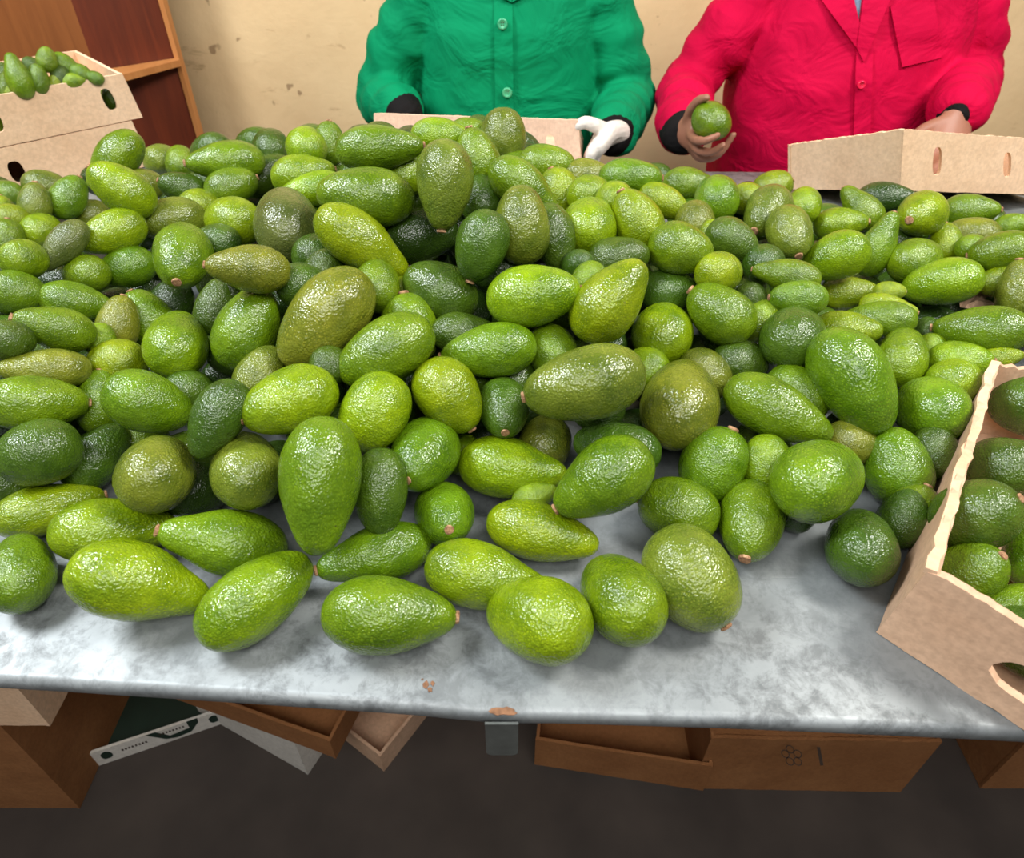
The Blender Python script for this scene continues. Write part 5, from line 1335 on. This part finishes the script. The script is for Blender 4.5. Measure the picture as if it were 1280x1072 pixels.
def avocado(pos, ax, Wd, Ln, col, label, group, stem=True, cls=None):
    global count
    asp = Ln / Wd; r = random.Random(count * 17 + 5); count += 1
    if cls is None: cls = 0 if asp < 1.25 else (1 if asp < 1.5 else r.choice((1, 2, 2)) if asp < 1.7 else r.choice((2, 3)))
    me, (bx, by) = VAR[(cls, r.randrange(3))]
    o = bpy.data.objects.new('avocado', me); COL.objects.link(o)
    q = Vector((0, 0, 1)).rotation_difference(Vector(ax)) @ Matrix.Rotation(r.uniform(0, 6.28), 3, 'Z').to_quaternion()
    o.rotation_mode = 'QUATERNION'; o.rotation_quaternion = q; o.location = pos; o.scale = (Wd, Wd, Ln)
    c = SHADE[col]; j = 1 + r.uniform(-0.12, 0.12); hue = r.uniform(-0.12, 0.12)
    o.color = (c[0] * j * (1 + hue), c[1] * j, c[2] * j * (1 - hue * 0.5), 1)
    tag(o, label, 'avocado', group)
    if stem:
        s = bpy.data.objects.new('stem', STEMS[r.randrange(3)]); COL.objects.link(s); s.parent = o
        f = r.uniform(0.85, 1.15) * min(1.1, Wd / 0.06)
        s.scale = (f / Wd, f / Wd, f / Ln); s.location = (bx, by, 0.488 - 0.001 / Ln)
    return o
G1 = 'avocados heaped on the sheet metal table'
for row in HEAP:
    x, y, z, ax, ay, az, w, l, col, stem, label = row
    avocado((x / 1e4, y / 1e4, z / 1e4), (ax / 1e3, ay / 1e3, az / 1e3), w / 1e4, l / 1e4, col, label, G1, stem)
G2 = 'avocados buried in the gaps of the heap'
for row in BURIED:
    x, y, z, ax, ay, az, w, l = row
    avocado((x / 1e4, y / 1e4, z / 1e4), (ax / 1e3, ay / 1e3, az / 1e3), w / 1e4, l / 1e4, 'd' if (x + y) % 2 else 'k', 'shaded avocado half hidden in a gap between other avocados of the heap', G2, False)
# the inside of the heap and its ends beyond the frame, past the 300 that show
b = bmesh.new(); src = VAR[(1, 0)][0]; base_v = [v.co.copy() for v in src.vertices]; base_f = [tuple(p.vertices) for p in src.polygons]
for x, y, z, ax, ay, az, w, l in CORE:
    q = Vector((0, 0, 1)).rotation_difference(Vector((ax, ay, az)).normalized()).to_matrix(); c = Vector((x, y, z)) / 1e4
    vs = [b.verts.new(c + q @ Vector((v.x * w / 1e4, v.y * w / 1e4, v.z * l / 1e4))) for v in base_v]
    for f_ in base_f: b.faces.new([vs[k] for k in f_])
o = link_mesh('avocado_pile', b, M['skin_inner'], None, True, False)
tag(o, 'rest of the green avocados deep inside and at the ends of the heap', 'avocado', G2, 'stuff')
G3 = 'avocados in the open front carton'
def img_avo(px, py, L_, W_, ang, tilt, h, col, label, group, stem=True, shrink=1.0):
    v = (py - 480) / FPX; z = (CAMZ - h) / (sP + v * cP); d = Vector(((px - 640) / FPX, cP - v * sP, -(sP + v * cP))); n = d.normalized(); ct = 1 / d.length
    phr = math.atan2(-(py - 480), px - 640); a = math.radians(ang)
    sc = lambda t: math.hypot(math.cos(t - phr) * ct, math.sin(t - phr))
    Ln, Wd = L_ * sc(a) * z / FPX * shrink, W_ * sc(a + math.pi / 2) * z / FPX * shrink
    e = Vector((math.cos(a), math.sin(a) * sP, math.sin(a) * cP)); e = (e - n * e.dot(n)).normalized(); t = math.radians(tilt)
    ax = e * math.cos(t) - n * math.sin(t); Ln = max(Ln, Wd * 1.15)
    return avocado(Vector((0, 0, CAMZ)) + d * z, ax, Wd, Ln, col, label, group, stem)
for a in (
    (1290, 506, 108, 82, 170, 0, TZ + 0.060, 'd', 'dark green avocado in the front carton, farthest back by its rim', False),
    (1262, 586, 124, 80, 0, 0, TZ + 0.058, 'd', 'dark long avocado in the front carton, second from the back', False),
    (1219, 644, 120, 94, 22, 14, TZ + 0.068, 'd', 'large avocado in the front carton with a knob stem at upper right', True),
    (1209, 718, 112, 86, 28, 28, TZ + 0.040, 'g', 'pear-shaped avocado in the front carton nearest its torn corner, stem facing up', True),
    (1294, 690, 96, 88, 80, -10, TZ + 0.040, 'g', 'green avocado at the right edge of the photo inside the front carton', False),
    (1276, 765, 100, 74, 10, 0, TZ + 0.036, 'g', 'bright green avocado in the front carton just above its hand hole', False),
    ):
    img_avo(a[0], a[1], a[2], a[3], a[4], a[5], a[6], a[7], a[8], G3, a[9])
hw = A + (Cf - A) * 0.43; avocado(Vector((hw.x + 0.032, hw.y + 0.036, TZ + 0.042)), (0.68, -0.7, 0.1), 0.058, 0.085, 'd', 'dark avocado seen through the hand hole of the front carton', G3, False)
for t_ in (0.12, 0.31, 0.50, 0.69, 0.88):
    p = (A.lerp(Bf, t_)).lerp(Cf.lerp(Df, t_), 0.72); avocado(Vector((p.x, p.y, TZ + 0.043)), (0.6, -0.7 + t_, 0.1), 0.062, 0.092, 'g' if t_ < 0.5 else 'd', 'green avocado along the right wall inside the front carton', G3, False)
G4 = 'small avocados in the upper stacked carton'
hb = TZ + 0.192
for a in (
    (174 , 222, 72, 60, 92, 0.040, 'g', 'small avocado standing highest in the upper stacked carton'),
    (68, 285, 140, 72, 112, 0.022, 'g', 'long small avocado leaning left in the middle of the upper stacked carton'),
    (236, 245, 92, 62, 140, 0.022, 'g', 'small avocado leaning right of the highest one in the upper carton'),
    (143, 295, 88, 60, 100, 0.012, 'g', 'small upright avocado below the highest one in the upper carton'),
    (120, 245, 62, 44, 150, 0.014, 'd', 'small dark avocado tucked left of the highest one in the upper carton'),
    (300, 275, 72, 50, 150, 0.008, 'g', 'small avocado at right among those of the upper stacked carton'),
    (352, 290, 58, 36, 160, 0.000, 'g', 'rightmost small avocado near the corner of the upper stacked carton'),
    (226, 285, 62, 58, 90, 0.008, 'd', 'round small avocado behind the front rim of the upper stacked carton'),
    (205, 308, 80, 50, 60, 0.000, 'y', 'yellow-green small avocado at the front rim of the upper carton, middle'),
    (275, 300, 70, 46, 10, 0.000, 'y', 'pale small avocado at the front rim of the upper carton, right of middle'),
    (15, 275, 70, 52, 120, 0.014, 'd', 'small dark avocado at the left photo edge in the upper carton'),
    (22, 322, 80, 56, 90, 0.004, 'g', 'small avocado with pale shine at the front left of the upper carton'),
    (66, 330, 80, 46, 30, 0.000, 'y', 'small yellow-green avocado lying at the front rim, left part of the upper carton')):
    img_avo(a[0] / 2.977, a[1] / 2.977, a[2] / 2.977, a[3] / 2.977, a[4], 0, hb + a[5], a[6], a[7], G4, False, 1.38)
u_ = Vector((ud.x, ud.y, 0)).normalized(); v_ = Vector((u_.y, -u_.x, 0)); v_ = v_ if v_.y > 0 else -v_
for i in range(8):
    for k in range(2):
        p = Vector((uK.x, uK.y, TZ + 0.135)) + u_ * (0.035 + i * 0.046) + v_ * (0.035 + k * 0.055)
        avocado(p + Vector((0, 0, 0.004 * ((i + k) % 3))), (u_ * 0.25 + v_ * (0.2 if i % 2 else -0.2) + Z_ * 0.9).normalized(), 0.043, 0.066, 'g' if (i + k) % 2 else 'd', 'small avocado of the lower layer inside the upper stacked carton', G4, False, 1)
# the avocado held by the worker in crimson
hp = at_y(889, 152, 1.385); avocado(hp, Vector((0.55, -0.75, -0.35)).normalized(), 0.071, 0.083, 'g', 'green avocado held up in the hand of the crimson coated worker', None, False, 0)
# crumpled paper scrap between avocados at the right
b = bmesh.new(); pc_ = at_h(1228, 375, TZ + 0.055); g = []
for i in range(9):
    row = []
    for j in range(6): row.append(b.verts.new(pc_ + Vector((-0.035 + i * 0.009, -0.02 + j * 0.009, 0.008 * mnoise.noise(Vector((i * 0.6, j * 0.6, 2))) + random.uniform(-0.002, 0.002)))))
    g.append(row)
fs = [b.faces.new((g[i][j], g[i + 1][j], g[i + 1][j + 1], g[i][j + 1])) for i in range(8) for j in range(5)]
e = bmesh.ops.extrude_face_region(b, geom=fs); bmesh.ops.translate(b, vec=(0, 0, 0.0008), verts=[q for q in e['geom'] if isinstance(q, bmesh.types.BMVert)])
tag(link_mesh('paper_scrap', b, M['paper']), 'crumpled brown paper scrap caught between avocados on the right side of the heap', 'paper')
